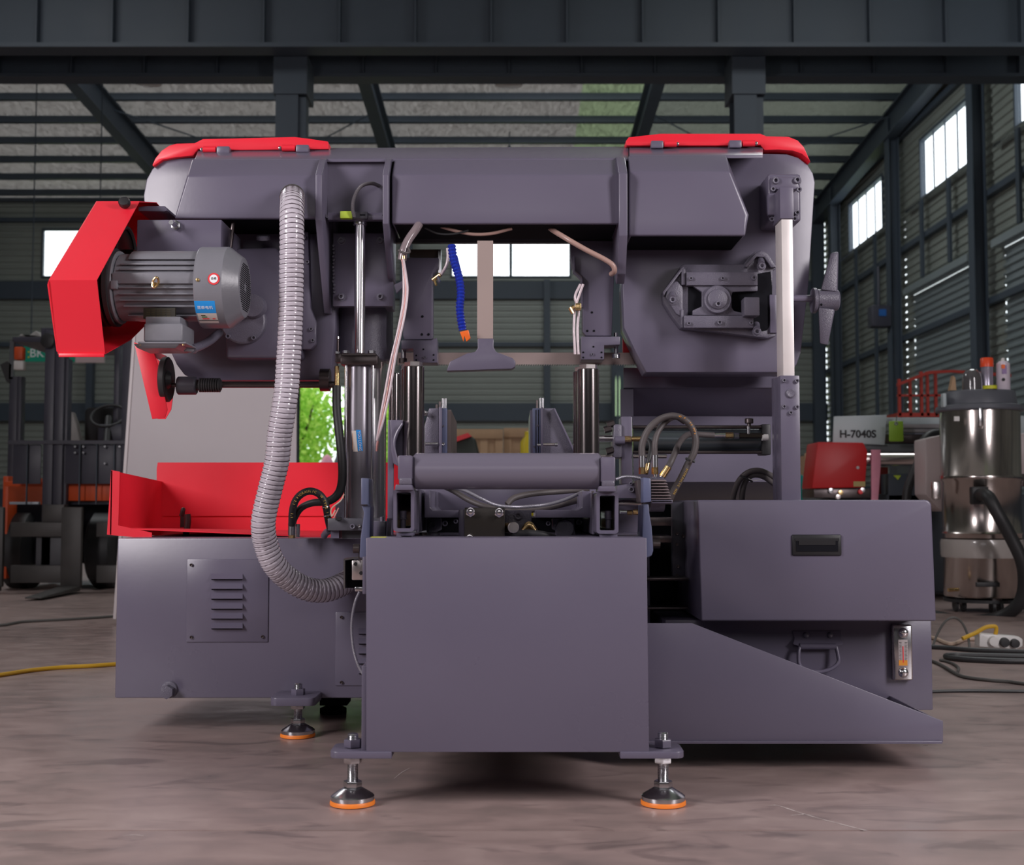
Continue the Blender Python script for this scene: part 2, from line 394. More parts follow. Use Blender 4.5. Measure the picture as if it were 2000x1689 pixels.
# right wall
wr = tag(mk('wall_right', B().w3(XR+.06, YN, 8.8, XR+.16, YW, 12.2), sheet), kind='structure')
rb = [(YN, 2.6), (2.6, 7.8), (7.8, 13), (13, 18.2), (18.2, 23.4), (23.4, 28.6), (28.6, 33.8), (33.8, YW)]
wy = {23.4: (24.4, 27.4), 28.6: (30.2, 33.3), 18.2: (19.2, 22.2), 13: (14, 17)}
for y0, y1 in rb:
    W0, W1 = 7.3, 8.62
    mk('wall_panel', corr(B(), y0, y1, W1+.05, roofz(y0)-.05, XR, axis='x'), sheet, wr)
    if y0 in wy:
        a, c = wy[y0]
        mk('wall_panel', corr(B(), y0, a, W0, W1+.05, XR, axis='x'), sheet, wr); mk('wall_panel', corr(B(), c, y1, W0, W1+.05, XR, axis='x'), sheet, wr)
        window(wn, a+.06, c-.06, W0+.06, W1-.02, XR, 'x', 4); wn += 1
        mk('sill', B().w3(XR-.16, a-.7, W0-.1, XR-.01, c+.7, W0-.04), zinc, wr)
    else: mk('wall_panel', corr(B(), y0, y1, W0, W1+.05, XR, axis='x'), sheet, wr)
    if y0 in (18.2, 23.4):   # roller shutters in the lower wall
        mk('shutter', corr(B(), y0+.8, y1-.6, .02, 5.35, XR-.02, per=.15, d=.05, axis='x'), shutterm, wr)
        mk('shutter_rail', B().w3(XR-.25, y0+.7, 5.36, XR-.02, y1-.5, 5.5), shutterm, wr)
        mk('wall_panel', corr(B(), y0, y0+.8, .02, 5.4, XR, axis='x'), sheet, wr); mk('wall_panel', corr(B(), y1-.6, y1, .02, 5.4, XR, axis='x'), sheet, wr)
        mk('wall_panel', corr(B(), y0, y1, 5.4, W0, XR, axis='x'), sheet, wr)
    else:
        mk('wall_panel', corr(B(), y0, y1, 1.2, W0, XR, axis='x'), sheet, wr)
        mk('plinth', B().w3(XR-.05, y0, 0, XR+.15, y1, 1.2), beamp, wr)
    for z in (6.4, 4.4, 9.0): mk('girt', B().w3(XR-.16, y0, z, XR-.03, y1, z+.12), beamp, wr)
    for dy in (1.8, 3.5):
        if y0+dy > YW-.3: continue
        yy = y0+dy
        mk('stud', B().w3(XR-.22, yy-.08, 5.55 if y0 in (18.2, 23.4) else 0, XR-.17, yy+.08, 7.2), beamp, wr)
for y in (33.8, 28.6, 23.4, 18.2, 13.0, 7.8, 2.6):
    b = B().w3(XR-.42, y-.15, 0, XR-.40, y+.15, roofz(y)-.4).w3(XR-.2, y-.15, 0, XR-.17, y+.15, roofz(y)-.4).w3(XR-.40, y-.01, 0, XR-.2, y+.01, roofz(y)-.4)
    mk('column', b, beamp, wr)
    bb = B()
    for k in range(46):
        z = 1.5+k*.17
        if z < roofz(y)-1 and random.random() < .75: bb.w3(XR-.1, y+.28, z, XR-.06, y+.32, z+.045)
    mk('daylight_gap_glow', bb, mat('daylight_gap_glow', (.6, .6, .6), .3, emis=((.9, .95, 1), .16)), wr, kind='stuff')  # glowing blocks stand in for daylight leaking between the sheets
tag(mk('wall_left', B().w3(XL-.2, YN, 0, XL, YW, 12.2), sheet), kind='structure')
tag(mk('wall_front', B().w3(XL, YN-.2, 0, XR, YN, 12.2), beamp), kind='structure')
# roof: sheets between rafters, purlins, rafters
xs = [XL, -14.75, -8.87, -2.97, 2.95, 8.9]
cl = tag(mk('ceiling', B().w3(XL, YW-.1, roofz(YW)-.12, XR, YW, roofz(YW)-.01), beamp), kind='structure')
def slope(b, x0, x1, y0, y1, t0, t1):
    a = [V((x0, y0, roofz(y0)+t0)), V((x1, y0, roofz(y0)+t0)), V((x1, y1, roofz(y1)+t0)), V((x0, y1, roofz(y1)+t0))]
    return b.loft(a, [v + V((0, 0, t1-t0)) for v in a])
for x0, x1 in zip(xs, xs[1:]):
    b = B(); b.poly([V((x0, YN, roofz(YN))), V((x1, YN, roofz(YN))), V((x1, YW+.2, roofz(YW+.2))), V((x0, YW+.2, roofz(YW+.2)))])
    if x0 == -2.97:
        mk('roof_sheet', (lambda q: (q.poly([V((x0, YN, roofz(YN))), V((1.55, YN, roofz(YN))), V((1.55, YW+.2, roofz(YW+.2))), V((x0, YW+.2, roofz(YW+.2)))]), q)[1])(B()), roofm, cl)
        mk('roof_sheet', (lambda q: (q.poly([V((1.55, YN, roofz(YN))), V((x1, YN, roofz(YN))), V((x1, YW+.2, roofz(YW+.2))), V((1.55, YW+.2, roofz(YW+.2)))]), q)[1])(B()), skym, cl, label='translucent greenish roof sheet')
    else: mk('roof_sheet', b, roofd if x0 == 2.95 else roofm, cl)
for k in range(14):
    y = YW - .9 - k*1.42
    mk('purlin', B().w3(XL, y-.04, roofz(y)-.19, XR, y+.04, roofz(y)-.03).w3(XL, y-.10, roofz(y)-.20, XR, y+.04, roofz(y)-.18), beamp, cl)
for x in (-14.75, -8.87, -2.97, 2.95, 8.55):
    b = slope(B(), x-.02, x+.02, 0, YW-.1, -.85, -.31); slope(b, x-.13, x+.13, 0, YW-.1, -.88, -.84); slope(b, x-.13, x+.13, 0, YW-.1, -.33, -.29)
    mk('rafter', b, beamp, cl)
for sx in (-1, 1):   # thin sway rods in two bays
    for x0, x1 in ((-8.87, -2.97), (2.95, 8.86)):
        a, c = (x0, x1) if sx > 0 else (x1, x0)
        mk('sway_rod', B().cyl((a, 28, roofz(28)-.4), (c, 35.5, roofz(35.5)-.4), .018, 6), beamp, cl)
# crane runway girders on interior columns
def girder(Y, ztop, zbot, x0, sp, lab, tf=.06):
    r = empty('crane_girder', (0, Y, zbot), lab, 'girder')
    mk('web', B().w3(-15, Y, zbot+tf, XR-.7, Y+.02, ztop-tf), beamp, r)
    mk('flange', B().w3(-15, Y-.16, zbot, XR-.7, Y+.18, zbot+tf), beamp, r)
    mk('flange', B().w3(-15, Y-.16, ztop-tf, XR-.7, Y+.18, ztop), beamp, r)
    x = x0
    while x < XR-.8:
        mk('stiffener', B().w3(x-.008, Y-.13, zbot+tf, x+.008, Y, ztop-tf), beamp, r); x += sp
YG = 17.0
zt = P(1000, 76, YG).z; girder(YG, P(1000, -70, YG).z, P(1000, 91, YG-.16).z, P(86, 60, YG).x-7.2, 1.02, 'upper dark steel crane girder across the top of the hall, with vertical stiffeners')
girder(YG+1.2, P(1000, 80, YG+1.2).z, P(1000, 149, YG+1.04).z, P(146, 60, YG+1.2).x-7*1.05, 1.05, 'lower dark steel girder just below and behind the upper crane girder', tf=.05)
for xp, pos in ((566, 'left'), (1450, 'right')):
    c = P(xp, 120, YG+.5).x; wd = .155
    cr_ = empty('steel_column', (c, YG+.5, 0), 'dark steel interior column carrying the crane girders, %s one behind the saw' % pos, 'column')
    zc = P(1000, 135, YG+.1).z
    mk('flange', B().w3(c-wd, YG+.3, 0, c+wd, YG+.33, zc), beamp, cr_)
    mk('flange', B().w3(c-wd, YG+.67, 0, c+wd, YG+.7, zc), beamp, cr_)
    mk('web', B().w3(c-.01, YG+.33, 0, c+.01, YG+.67, zc), beamp, cr_)
    mk('bracket', B().loft([V((c-wd-.03, YG+.28, zc-.28)), V((c+wd+.12, YG+.28, zc-.28)), V((c+wd+.12, YG+.28, zc+.28)), V((c-wd-.03, YG+.28, zc+.28))],
        [V((c-wd-.03, YG+.9, zc-.28)), V((c+wd+.12, YG+.9, zc-.28)), V((c+wd+.12, YG+.9, zc+.28)), V((c-wd-.03, YG+.9, zc+.28))]), beamp, cr_)
    mk('gusset', B().loft([V((c+wd+.001, YG+.35, zc-1.5)), V((c+wd+.1, YG+.35, zc-1.3)), V((c+wd+.1, YG+.35, zc-.3)), V((c+wd+.001, YG+.35, zc-.3))],
        [V((c+wd+.001, YG+.6, zc-1.5)), V((c+wd+.1, YG+.6, zc-1.3)), V((c+wd+.1, YG+.6, zc-.3)), V((c+wd+.001, YG+.6, zc-.3))]), beamp, cr_)
# hanging lamps in the roof
lampm = mat('lamp_shade_grey', (.09, .09, .09), .4)
for xp, yp, lab in ((993, 165, 'round grey high-bay lamp hanging in the middle of the roof'), (289, 162, 'round pale high-bay lamp hanging at the upper left of the roof')):
    p = P(xp, yp, 22.0); r = empty('high_bay_lamp', p, lab, 'lamp')
    mk('lamp_shade', B().lathe(p, (0, 0, 1), [(.24, 0), (.235, .01), (.16, .07), (.06, .11), (0, .12)], 24), lampm, r)
    mk('diffuser', B().lathe(p, (0, 0, 1), [(0, -.012), (.215, -.005), (.23, 0), (0, .001)], 24), white, r)
    mk('stem', B().cyl(p+V((0, 0, .12)), V((p.x, p.y, roofz(p.y)-.21)), .012, 6), beamp, r)
p = P(995, 175, 30.5)
r = empty('pull_cord', p, 'thin dark chain hanging down from the roof in the centre', 'chain')
mk('chain', B().cyl(P(995, 284, 30.5), V((p.x, p.y, roofz(30.5)-.02)), .013, 6), beamp, r)
mk('hook', B().lathe(P(995, 291, 30.5), (0, 0, 1), [(0, 0), (.05, .0), (.03, .06), (.012, .1), (0, .1)], 8), beamp, r)
# trees outside the doorway
def tree(x, y, h, seed, lab):
    rnd = random.Random(seed)
    r = empty('tree', (x, y, 0), lab, 'tree')
    mk('trunk', B().sweep(spline([V((x, y, -.2)), V((x+.1, y, h*.25)), V((x-.1, y, h*.5)), V((x+.1, y, h*.8))]), lambda t: .14*(1-.7*t), 8), bark, r)
    bb = B()
    for k in range(5):
        a = rnd.uniform(0, 6.28); z = h*rnd.uniform(.18, .5)
        bb.sweep(spline([V((x, y, z)), V((x+math.cos(a)*.5, y+math.sin(a)*.5, z+.5)), V((x+math.cos(a)*1.2, y+math.sin(a)*1.2, z+1.5))], 4), lambda t: .07*(1-.6*t), 6)
    mk('branch', bb, bark, r, kind='stuff')
    for mt, cnt in ((leafa, 2600), (leafb, 2600)):
        vs = []; fs = []
        for k in range(cnt):
            d = V((rnd.gauss(0, 1), rnd.gauss(0, 1), rnd.gauss(0, 1))).normalized() * (rnd.random()**.4)
            c = V((x, y, h*.58)) + V((d.x*1.5, d.y*1.5, d.z*h*.46))
            a = V((rnd.uniform(-1, 1), rnd.uniform(-1, 1), rnd.uniform(-1, 1))).normalized(); q = a.orthogonal().normalized(); s_ = rnd.uniform(.05, .12)
            i = len(vs); vs += [c+a*s_, c+q*s_*.6, c-a*s_, c-q*s_*.6]; fs.append((i, i+1, i+2, i+3))
        me = bpy.data.meshes.new('foliage'); me.from_pydata([v - V((x, y, 0)) for v in vs], [], fs); me.materials.append(mt)
        o = bpy.data.objects.new('foliage', me); COL.objects.link(o); o.parent = r; o['kind'] = 'stuff'
for k, (x, y, h, lab) in enumerate(((-6.9, 41.0, 5.6, 'leafy green tree outside the doorway, nearest on the left'), (-3.6, 41.5, 5.2, 'leafy green tree outside the doorway, nearest on the right'),
        (-8.2, 46.5, 6.8, 'taller leafy tree farther off beyond the doorway on the left'), (-4.4, 47, 7.2, 'taller leafy tree farther off beyond the doorway on the right'))):
    tree(x, y, h, k, lab)

tree(-5.6, 52, 7.6, 9, 'farthest leafy tree outside, seen in the middle of the doorway')
# ================================================================ the band saw machine
MC = empty('band_saw_machine', (0, 3.9, 0), 'large grey and red column band saw machine standing in the middle of the hall floor', 'machine')
# shared screw meshes -------------------------------------------------------
def screw_proto():
    b = B(); b.lathe((0, 0, 0), (0, -1, 0), [(1.55, 0), (1.55, .18), (1, .18), (1, 1.05), (.9, 1.15), (.58, 1.15), (.5, 1.1), (.5, .45), (0, .45)], 14)
    return b
SCREWS = {}
def screw(x, y, Y, rpx, parent=MC, m=cast, wash=True):
    key = (round(rpx), m.name)
    c = P(x, y, Y); r = R(round(rpx), Y)
    if key not in SCREWS:
        b = B(); b.lathe(c, (0, -1, 0), [(1.35*r if wash else r, 0), (1.35*r if wash else r, .15*r), (r, .15*r), (r, 1.1*r), (.88*r, 1.2*r), (.6*r, 1.2*r), (.52*r, 1.15*r), (.52*r, .4*r), (0, .4*r)], 14)
        o = mk('screw', b, m, parent); SCREWS[key] = (o, c); return o
    o, c0 = SCREWS[key]
    return copy_at(o, parent, c - c0)
def hexb(x, y, Y, rpx, L, parent=MC, m=zinc, name='bolt', dome=False):
    r = R(rpx, Y); pr = [(0, 0), (r, 0), (r, L), (r*.7, L+.001), (0, L+.001)]
    b = B().lathe(P(x, y, Y), (0, -1, 0), pr, 6)
    if dome: b.lathe(P(x, y, Y-L), (0, -1, 0), [(r*.8, 0), (r*.75, r*.3), (r*.45, r*.6), (0, r*.7)], 16)
    return mk(name, b, m, parent, ang=30)
def vcyl(x, y0, y1, Y, rpx, seg=24, ch=0., b=None):
    a = P(x, y0, Y); c = P(x, y1, Y); xm = (a.x+c.x)/2
    return (b or B()).cyl((xm, Y, a.z), (xm, Y, c.z), R(rpx, Y), seg, ch)
def hcyl(x0, x1, y, Y, rpx, seg=24, ch=0., b=None, r2=None):
    a = P(x0, y, Y); c = P(x1, y, Y)
    return (b or B()).cyl((a.x, Y, a.z), (c.x, Y, a.z), R(rpx, Y), seg, ch, None if r2 is None else R(r2, Y))

# ---- left cabinet -------------------------------------------------------
YC = 3.98
cab = mk('base_cabinet', B().w3(P(227, 1200, YC).x, YC, P(0, 1363, YC).z, P(1270, 1200, YC).x, YC+.72, P(0, 1051, YC).z), paint, MC, bev=.004)
ap = mk('access_panel', B().box(364, 1092, 524, 1254, YC-.004, .006), paint, MC, bev=.0025)
for i in range(6):
    y = 1120 + i*19.3
    a = [P(412, y, YC-.004), P(474, y, YC-.004), P(474, y+10.5, YC-.018), P(412, y+10.5, YC-.018)]
    b = B(); b.loft(a, [P(412, y+10.5, YC-.003), P(474, y+10.5, YC-.003), P(474, y+10.8, YC-.004), P(412, y+10.8, YC-.004)])
    lv = mk('louver', b, paint, ap)
    mk('slot', B().box(413, y+10.6, 473, y+12.2, YC-.0062, .002), dark, ap)
for x, y in ((374, 1103), (374, 1244), (513, 1243)): screw(x, y, YC-.004, 3, ap, dsteel, False)
ap2 = mk('access_panel', B().box(655, 1195, 800, 1339, YC-.004, .006), paint, MC, bev=.0025)
for i in range(5):
    y = 1227 + i*19.3
    a = [P(700, y, YC-.004), P(762, y, YC-.004), P(762, y+10.5, YC-.018), P(700, y+10.5, YC-.018)]
    mk('louver', B().loft(a, [P(700, y+10.5, YC-.003), P(762, y+10.5, YC-.003), P(762, y+10.8, YC-.004), P(700, y+10.8, YC-.004)]), paint, ap2)
    mk('slot', B().box(701, y+10.6, 761, y+12.2, YC-.0062, .002), dark, ap2)
for x, y in ((667, 1205), (667, 1332)): screw(x, y, YC-.004, 3, ap2, dsteel, False)
pg = hexb(331, 1349, YC, 13, .035, MC, cast, 'drain_plug'); pg['label'] = 'grey hexagonal drain plug low on the cabinet'
mk('weld_bead', B().lathe(P(331, 1346, YC), (0, -1, 0), [(R(17, YC), 0), (R(15, YC), .006), (R(12, YC), .007), (0, .007)], 20), cast, MC)
# ---- front box ----------------------------------------------------------
YF = 2.97
fb = mk('front_box', B().loft([P(715, 1050, YF), P(1263, 1050, YF), P(1268, 1469, YF), P(715, 1469, YF)],
    [P(715, 1050, YF)+V((0, .9, 0)), P(1263, 1050, YF)+V((0, .9, 0)), P(1268, 1469, YF)+V((0, .9, 0)), P(715, 1469, YF)+V((0, .9, 0))]), paint, MC, bev=.0025)
mk('side_flange', B().box(706, 1300, 716, 1469, YF+.015, .5), paint, MC, bev=.002)
def foot(x, Y, plate, yt, yb, lab, sc_=1.):
    """levelling foot: plate px rect (x0,x1,y0,y1), stud top y, stud px radius"""
    r = mk('levelling_foot', B().lathe((P(x, 1500, Y).x, Y, .0112), (0, 0, 1), [(0, 0), (.050, 0), (.0505, .002), (.0505, .0095), (.047, .013), (.024, .027), (.018, .029), (.0, .029)], 36), zinc, MC, lab)
    X = P(x, 1500, Y).x
    mk('pad', B().lathe((X, Y, 0), (0, 0, 1), [(0, 0), (.048, 0), (.0525, .002), (.0525, .008), (.051, .0112), (0, .0112)], 36), orub, r, 'orange rubber pad')
    st = B(); z0 = .04; z1 = P(x, yt, Y).z; n = int((z1-z0)/.0035); pr = [(0, 0)]
    for k in range(n): pr += [(.0118, k*.0035), (.0128, k*.0035+.0017)]
    pr += [(.0105, n*.0035+.001), (0, n*.0035+.001)]
    mk('stud', B().lathe((X, Y, z0), (0, 0, 1), pr, 14), zinc, r, 'threaded stud')
    mk('jam_nut', B().lathe((X, Y, .0405), (0, 0, 1), [(0, 0), (.0205, 0), (.0215, .002), (.0215, .0125), (.0205, .0145), (0, .0145)], 6), zinc, r, ang=25)
    zp1 = P(x, plate[2], Y-.05).z; zp0 = P(x, plate[3], Y-.05).z
    for zz, mm in ((zp1+.001, paint), (zp0-.019, zinc)):
        mk('lock_nut', B().lathe((X, Y, zz), (0, 0, 1), [(0, 0), (.0205, 0), (.0215, .002), (.0215, .016), (.0205, .018), (0, .018)], 6, .4), mm, r, ang=25)
    return r
zt, zb = P(0, 1467, YF).z, P(0, 1481, YF).z
def plate(x0, x1, zt, zb, Y0, Y1, corner, name='foot_plate'):
    # rounded outer corners on the side 'corner' (-1 left, 1 right, 0 both)
    pts = []
    rr = .022
    for (cx, cy, a0) in ((x1, Y1, 0), (x0, Y1, 90), (x0, Y0, 180), (x1, Y0, 270)):
        sx = -1 if cx == x1 else 1; sy = -1 if cy == Y1 else 1
        rnd_ = (corner == 0) or (corner < 0 and cx == x0) or (corner > 0 and cx == x1)
        if rnd_:
            for k in range(5):
                a = math.radians(a0 + 22.5*k); pts.append((cx+sx*rr+rr*math.cos(a), cy+sy*rr+rr*math.sin(a)))
        else: pts.append((cx, cy))
    A = [V((x, y, zt)) for x, y in pts]
    return mk(name, B().loft(A, [V((v.x, v.y, zb)) for v in A]), paint, MC, bev=.002)
plate(P(653, 0, YF-.02).x, P(773, 0, YF).x, zt-.0005, zb, YF-.004, YF+.11, -1)
plate(P(1204, 0, YF).x, P(1328, 0, YF-.02).x, zt-.0005, zb, YF-.004, YF+.11, 1)
foot(689, 3.02, (0, 0, 1467, 1481), 1431, 0, 'steel levelling foot on an orange pad, front left')
foot(1295, 3.02, (0, 0, 1467, 1481), 1429, 0, 'steel levelling foot on an orange pad, front right')
plate(P(541, 0, 3.83).x, P(627, 0, 3.83).x, P(0, 1360, 3.86).z, P(0, 1376, 3.86).z, 3.83, 3.98, 0)
foot(581, 3.90, (0, 0, 1362, 1376), 1334, 0, 'steel levelling foot on an orange pad, at the left cabinet')
# rear feet under the base, seen beneath the cabinet
mk('rear_foot_bracket', B().box(624, 1365, 678, 1378, 4.3, .1), dark, MC, bev=.002); mk('rear_foot_stem', B().lathe((P(651, 1370, 4.35).x, 4.35, 0), (0, 0, 1), [(0, 0), (.045, 0), (.045, .015), (.013, .03), (.013, .08), (0, .08)], 16), dark, MC)
mk('base_rail', B().w3(-.62, 4.3, .07, -.48, 4.7, .093), dark, MC, bev=.002)

# ---- chip tray, tank, hood ---------------------------------------------
YT = 3.40
tp = [(1264, 1217), (1352, 1217), (1842, 1408), (1842, 1450), (1264, 1450)]
tray = mk('chip_tray', B().prism(tp, YT, .005), paint, MC, bev=.0012, label='low sloping chip tray panel')
b = B(); a = [P(1264, 1450, YT), P(1842, 1450, YT)]; z = a[0].z
b.w3(a[0].x, YT+.0055, z, a[1].x, YT+.6, z+.005); b.w3(a[1].x-.005, YT+.0055, z+.006, a[1].x, YT+.6, P(0, 1409, YT).z)
mk('tray_floor', b, paint, tray, bev=.001)
mk('tray_lip', B().box(1266, 1447, 1841, 1453, YT-.006, .008), paint, tray, bev=.002)
YK = 3.86
x0, x1 = P(1300, 1300, YK).x, P(1821, 1300, YK).x
tank = mk('coolant_tank', B().w3(x0, YK, .085, x1, YK+.55, P(0, 1210, YK).z), paint, MC, bev=.004, label='coolant tank below the hood')
hd = mk('carry_handle', B().loft([P(1547, 1232, YK-.004), P(1643, 1232, YK-.004), P(1643, 1246, YK-.006), P(1647, 1258, YK-.022), P(1636, 1261, YK-.026), P(1560, 1261, YK-.026), P(1549, 1258, YK-.022), P(1552, 1246, YK-.006)],
    [p for p in [P(1547, 1232, YK), P(1643, 1232, YK), P(1643, 1246, YK), P(1647, 1258, YK-.014), P(1636, 1261, YK-.018), P(1560, 1261, YK-.018), P(1549, 1258, YK-.014), P(1552, 1246, YK)]]), paint, tank, bev=.001)
mk('handle_barrel', hcyl(1562, 1632, 1262, YK-.022, 6), paint, tank)
mk('handle_bail', B().tube([(1562, 1262, YK-.024), (1560, 1275, YK-.03), (1561, 1296, YK-.035), (1572, 1308, YK-.035), (1600, 1312, YK-.035), (1623, 1306, YK-.035), (1637, 1294, YK-.033), (1637, 1280, YK-.03), (1633, 1262, YK-.024)], R(3.8, YK), 10), paint, tank)
for x in (1574, 1621): mk('rivet', B().lathe(P(x, 1240, YK-.004), (0, -1, 0), [(R(6.5, YK), 0), (R(5.5, YK), .005), (R(3, YK), .008), (0, .009)], 16), cast, tank)
gz = mk('level_gauge', B().box(1744, 1220, 1783, 1329, YK-.022, .022), steel, MC, bev=.006, seg=3, label='bright metal oil level gauge with thermometer')
mk('gauge_rim', B().box(1746.5, 1222.5, 1780.5, 1326.5, YK-.024, .003), zinc, gz, bev=.002)
mk('gauge_window', B().box(1755, 1249, 1773, 1300, YK-.0255, .0025), glassy, gz)
for yy in (1235.5, 1313.5):
    mk('bolt', B().lathe(P(1764, yy, YK-.024), (0, -1, 0), [(R(9.5, YK), 0), (R(9.5, YK), .004), (R(8, YK), .008), (R(4, YK), .011), (0, .0115)], 20), chrome, gz)
tk = B()
for i in range(14): tk.box(1757 if i % 2 else 1756, 1254+i*2.6, 1761, 1254.7+i*2.6, YK-.0262, .0006); tk.box(1767, 1254+i*2.6, 1771 if i % 2 else 1772, 1254.7+i*2.6, YK-.0262, .0006)
mk('gauge_scale', tk, ink, gz)
mk('thermometer', B().box(1763.2, 1262, 1765, 1294, YK-.0264, .0008), redst, gz)
mk('fluid', B().box(1755.6, 1289, 1772.4, 1299.5, YK-.0262, .0006), mat('amber_oil', (.75, .3, .05), .2), gz)
# hood with rounded top right corner
YH = 3.70
pts = [(1362, 976), (1808, 976)]
for k in range(1, 7):
    a = math.radians(90 - 15*k); pts.append((1808+12*math.cos(a), 988-12*math.sin(a)))
pts += [(1829, 1213), (1369, 1213)]
hood = mk('hood', B().prism(pts, YH, .55), paint, MC, bev=.006, seg=3)
b = B(); 
rec = mk('recessed_pull', B().box(1547, 1044, 1644, 1085, YH-.006, .01), black, MC, bev=.004, seg=3, label='black recessed pull handle')
mk('pull_cavity', B().box(1555, 1052, 1637, 1077, YH-.0075, .006), dark, rec)
b = B(); b.loft([P(1553, 1051, YH-.0078), P(1639, 1051, YH-.0078), P(1639, 1056, YH-.0078), P(1553, 1056, YH-.0078)], [P(1553, 1051, YH-.0065), P(1639, 1051, YH-.0065), P(1639, 1056, YH-.0065), P(1553, 1056, YH-.0065)])
mk('pull_lip', b, black, rec)
mk('grip', B().loft([P(1560, 1056, YH-.009), P(1632, 1056, YH-.009), P(1632, 1064, YH-.0085), P(1560, 1064, YH-.0085)], [P(1560, 1056, YH-.0076), P(1632, 1056, YH-.0076), P(1632, 1064, YH-.0076), P(1560, 1064, YH-.0076)]), black, rec)
# dark machinery pit between front box and hood
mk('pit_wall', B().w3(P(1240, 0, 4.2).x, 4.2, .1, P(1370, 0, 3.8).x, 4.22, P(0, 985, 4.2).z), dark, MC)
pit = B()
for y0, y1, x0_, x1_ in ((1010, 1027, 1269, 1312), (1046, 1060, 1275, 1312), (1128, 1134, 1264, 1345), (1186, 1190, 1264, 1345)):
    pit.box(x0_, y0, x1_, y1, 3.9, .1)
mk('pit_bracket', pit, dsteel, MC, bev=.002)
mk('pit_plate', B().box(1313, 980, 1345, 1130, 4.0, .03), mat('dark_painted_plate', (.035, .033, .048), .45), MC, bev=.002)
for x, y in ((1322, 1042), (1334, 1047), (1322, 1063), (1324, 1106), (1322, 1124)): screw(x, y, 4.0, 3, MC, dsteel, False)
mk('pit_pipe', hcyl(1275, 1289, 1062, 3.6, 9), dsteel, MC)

# ---- saw frame (bow) ------------------------------------------------------
YB = 3.85; YP = 4.07
hl = [(330, 308), (312, 315), (297, 330), (286, 350), (280, 382), (284, 430), (300, 560), (330, 680), (345, 712), (360, 732), (385, 743), (645, 743), (655, 640), (655, 305)]
mk('drive_wheel_housing', B().prism(hl, YP, .14), paint, MC, bev=.004, label='left wheel housing of the saw bow')
hr = [(1222, 303), (1496, 300), (1538, 301), (1560, 308), (1578, 322), (1588, 338), (1592, 356), (1579, 560), (1564, 690), (1556, 712), (1544, 727), (1262, 727), (1243, 690), (1219, 640), (1216, 560), (1224, 455)]
mk('idle_wheel_housing', B().prism(hr, YP, .14), paint, MC, bev=.004, label='right wheel housing of the saw bow')
def beam(top, xs_, ys_, xe=None, name='beam', Yf=YB):
    """xs_: left px at (chamfer top, front top, mid, front bottom); ys_ matching; xe: right px list"""
    Ys = [Yf+.075, Yf, Yf, Yf]
    A = [P(x, y, Y) for x, y, Y in zip(xs_, ys_, Ys)]
    A += [V((A[-1].x, YP-.002, A[-1].z)), V((A[0].x, YP-.002, A[0].z))]
    Bx = [P(x, y, Y) for x, y, Y in zip(xe, ys_, Ys)]
    Bx = [V((q.x, a.y, a.z)) for q, a in zip(Bx, A)] + [V((Bx[3].x if len(Bx) > 3 else Bx[-1].x, YP-.002, A[4].z)), V((Bx[0].x, YP-.002, A[5].z))]
    z_ = A[3].z
    c0 = max(A[3].x, A[2].x)+.004; c1 = min(Bx[3].x, Bx[2].x)-.004
    o = mk(name, B().loft(A, Bx), paint, MC, bev=.006, seg=3)
    mk('beam_shade_plate', B().w3(c0+.004, Yf+.012, z_-.0015, c1-.004, YP-.006, z_+.006), dark, o)  # dark plate added to stand in for shade under the beam
    return o
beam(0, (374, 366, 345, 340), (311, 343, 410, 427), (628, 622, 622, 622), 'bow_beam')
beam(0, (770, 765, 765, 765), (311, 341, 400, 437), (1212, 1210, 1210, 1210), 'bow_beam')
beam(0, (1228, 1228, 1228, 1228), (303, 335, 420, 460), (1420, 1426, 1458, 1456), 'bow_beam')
# cut the last beam's right edge: sloping front corner plate
b = B(); A = [P(640, 309, 3.945), P(752, 309, 3.945), P(752, 425, 3.945), P(640, 425, 3.945)]
mk('bow_web', b.loft(A, [v+V((0, .02, 0)) for v in A]), paint, MC)
# top skin, sloping back
A = [P(380, 311, YB+.075), P(1228, 309, YB+.075), P(1228, 286, YP+.03), P(388, 290, YP+.03)]
mk('top_skin', B().loft(A, [v - V((0, 0, .01)) for v in A]), paint, MC, bev=.002)
A = [P(1229, 303, YB+.075), P(1490, 303, YB+.075), P(1490, 284, YP+.03), P(1229, 285, YP+.03)]
mk('top_skin', B().loft(A, [v - V((0, 0, .01)) for v in A]), paint, MC, bev=.002)
def rib(X, th, prof, name='rib'):
    A = [V((X, y, z)) for y, z in prof]
    return mk(name, B().loft(A, [v + V((th, 0, 0)) for v in A]), paint, MC, bev=.0025)
def zof(y, Y): return P(1000, y, Y).z
X = P(622, 341, 3.82).x
rib(X-.010, .020, [(3.90, zof(311, 3.9)), (3.82, zof(341, 3.82)), (3.83, zof(430, 3.83)), (4.03, zof(612, 4.03)), (4.08, zof(614, 4.08)), (4.08, zof(300, 4.08))])
X = P(753, 341, 3.82).x
rib(X-.009, .018, [(3.90, zof(311, 3.9)), (3.82, zof(341, 3.82)), (3.83, zof(437, 3.83)), (4.0, zof(545, 4.0)), (4.08, zof(556, 4.08)), (4.08, zof(300, 4.08))])
X = P(1218, 341, 3.82).x
rib(X-.014, .026, [(3.90, zof(308, 3.9)), (3.82, zof(338, 3.82)), (3.83, zof(460, 3.83)), (3.9, zof(535, 3.9)), (3.95, zof(555, 3.95)), (4.08, zof(520, 4.08)), (4.08, zof(300, 4.08))])
mk('rear_cover', B().box(640, 300, 1225, 474, 4.14, .02), mat('dark_rear_cover', (.045, .045, .055), .5), MC)
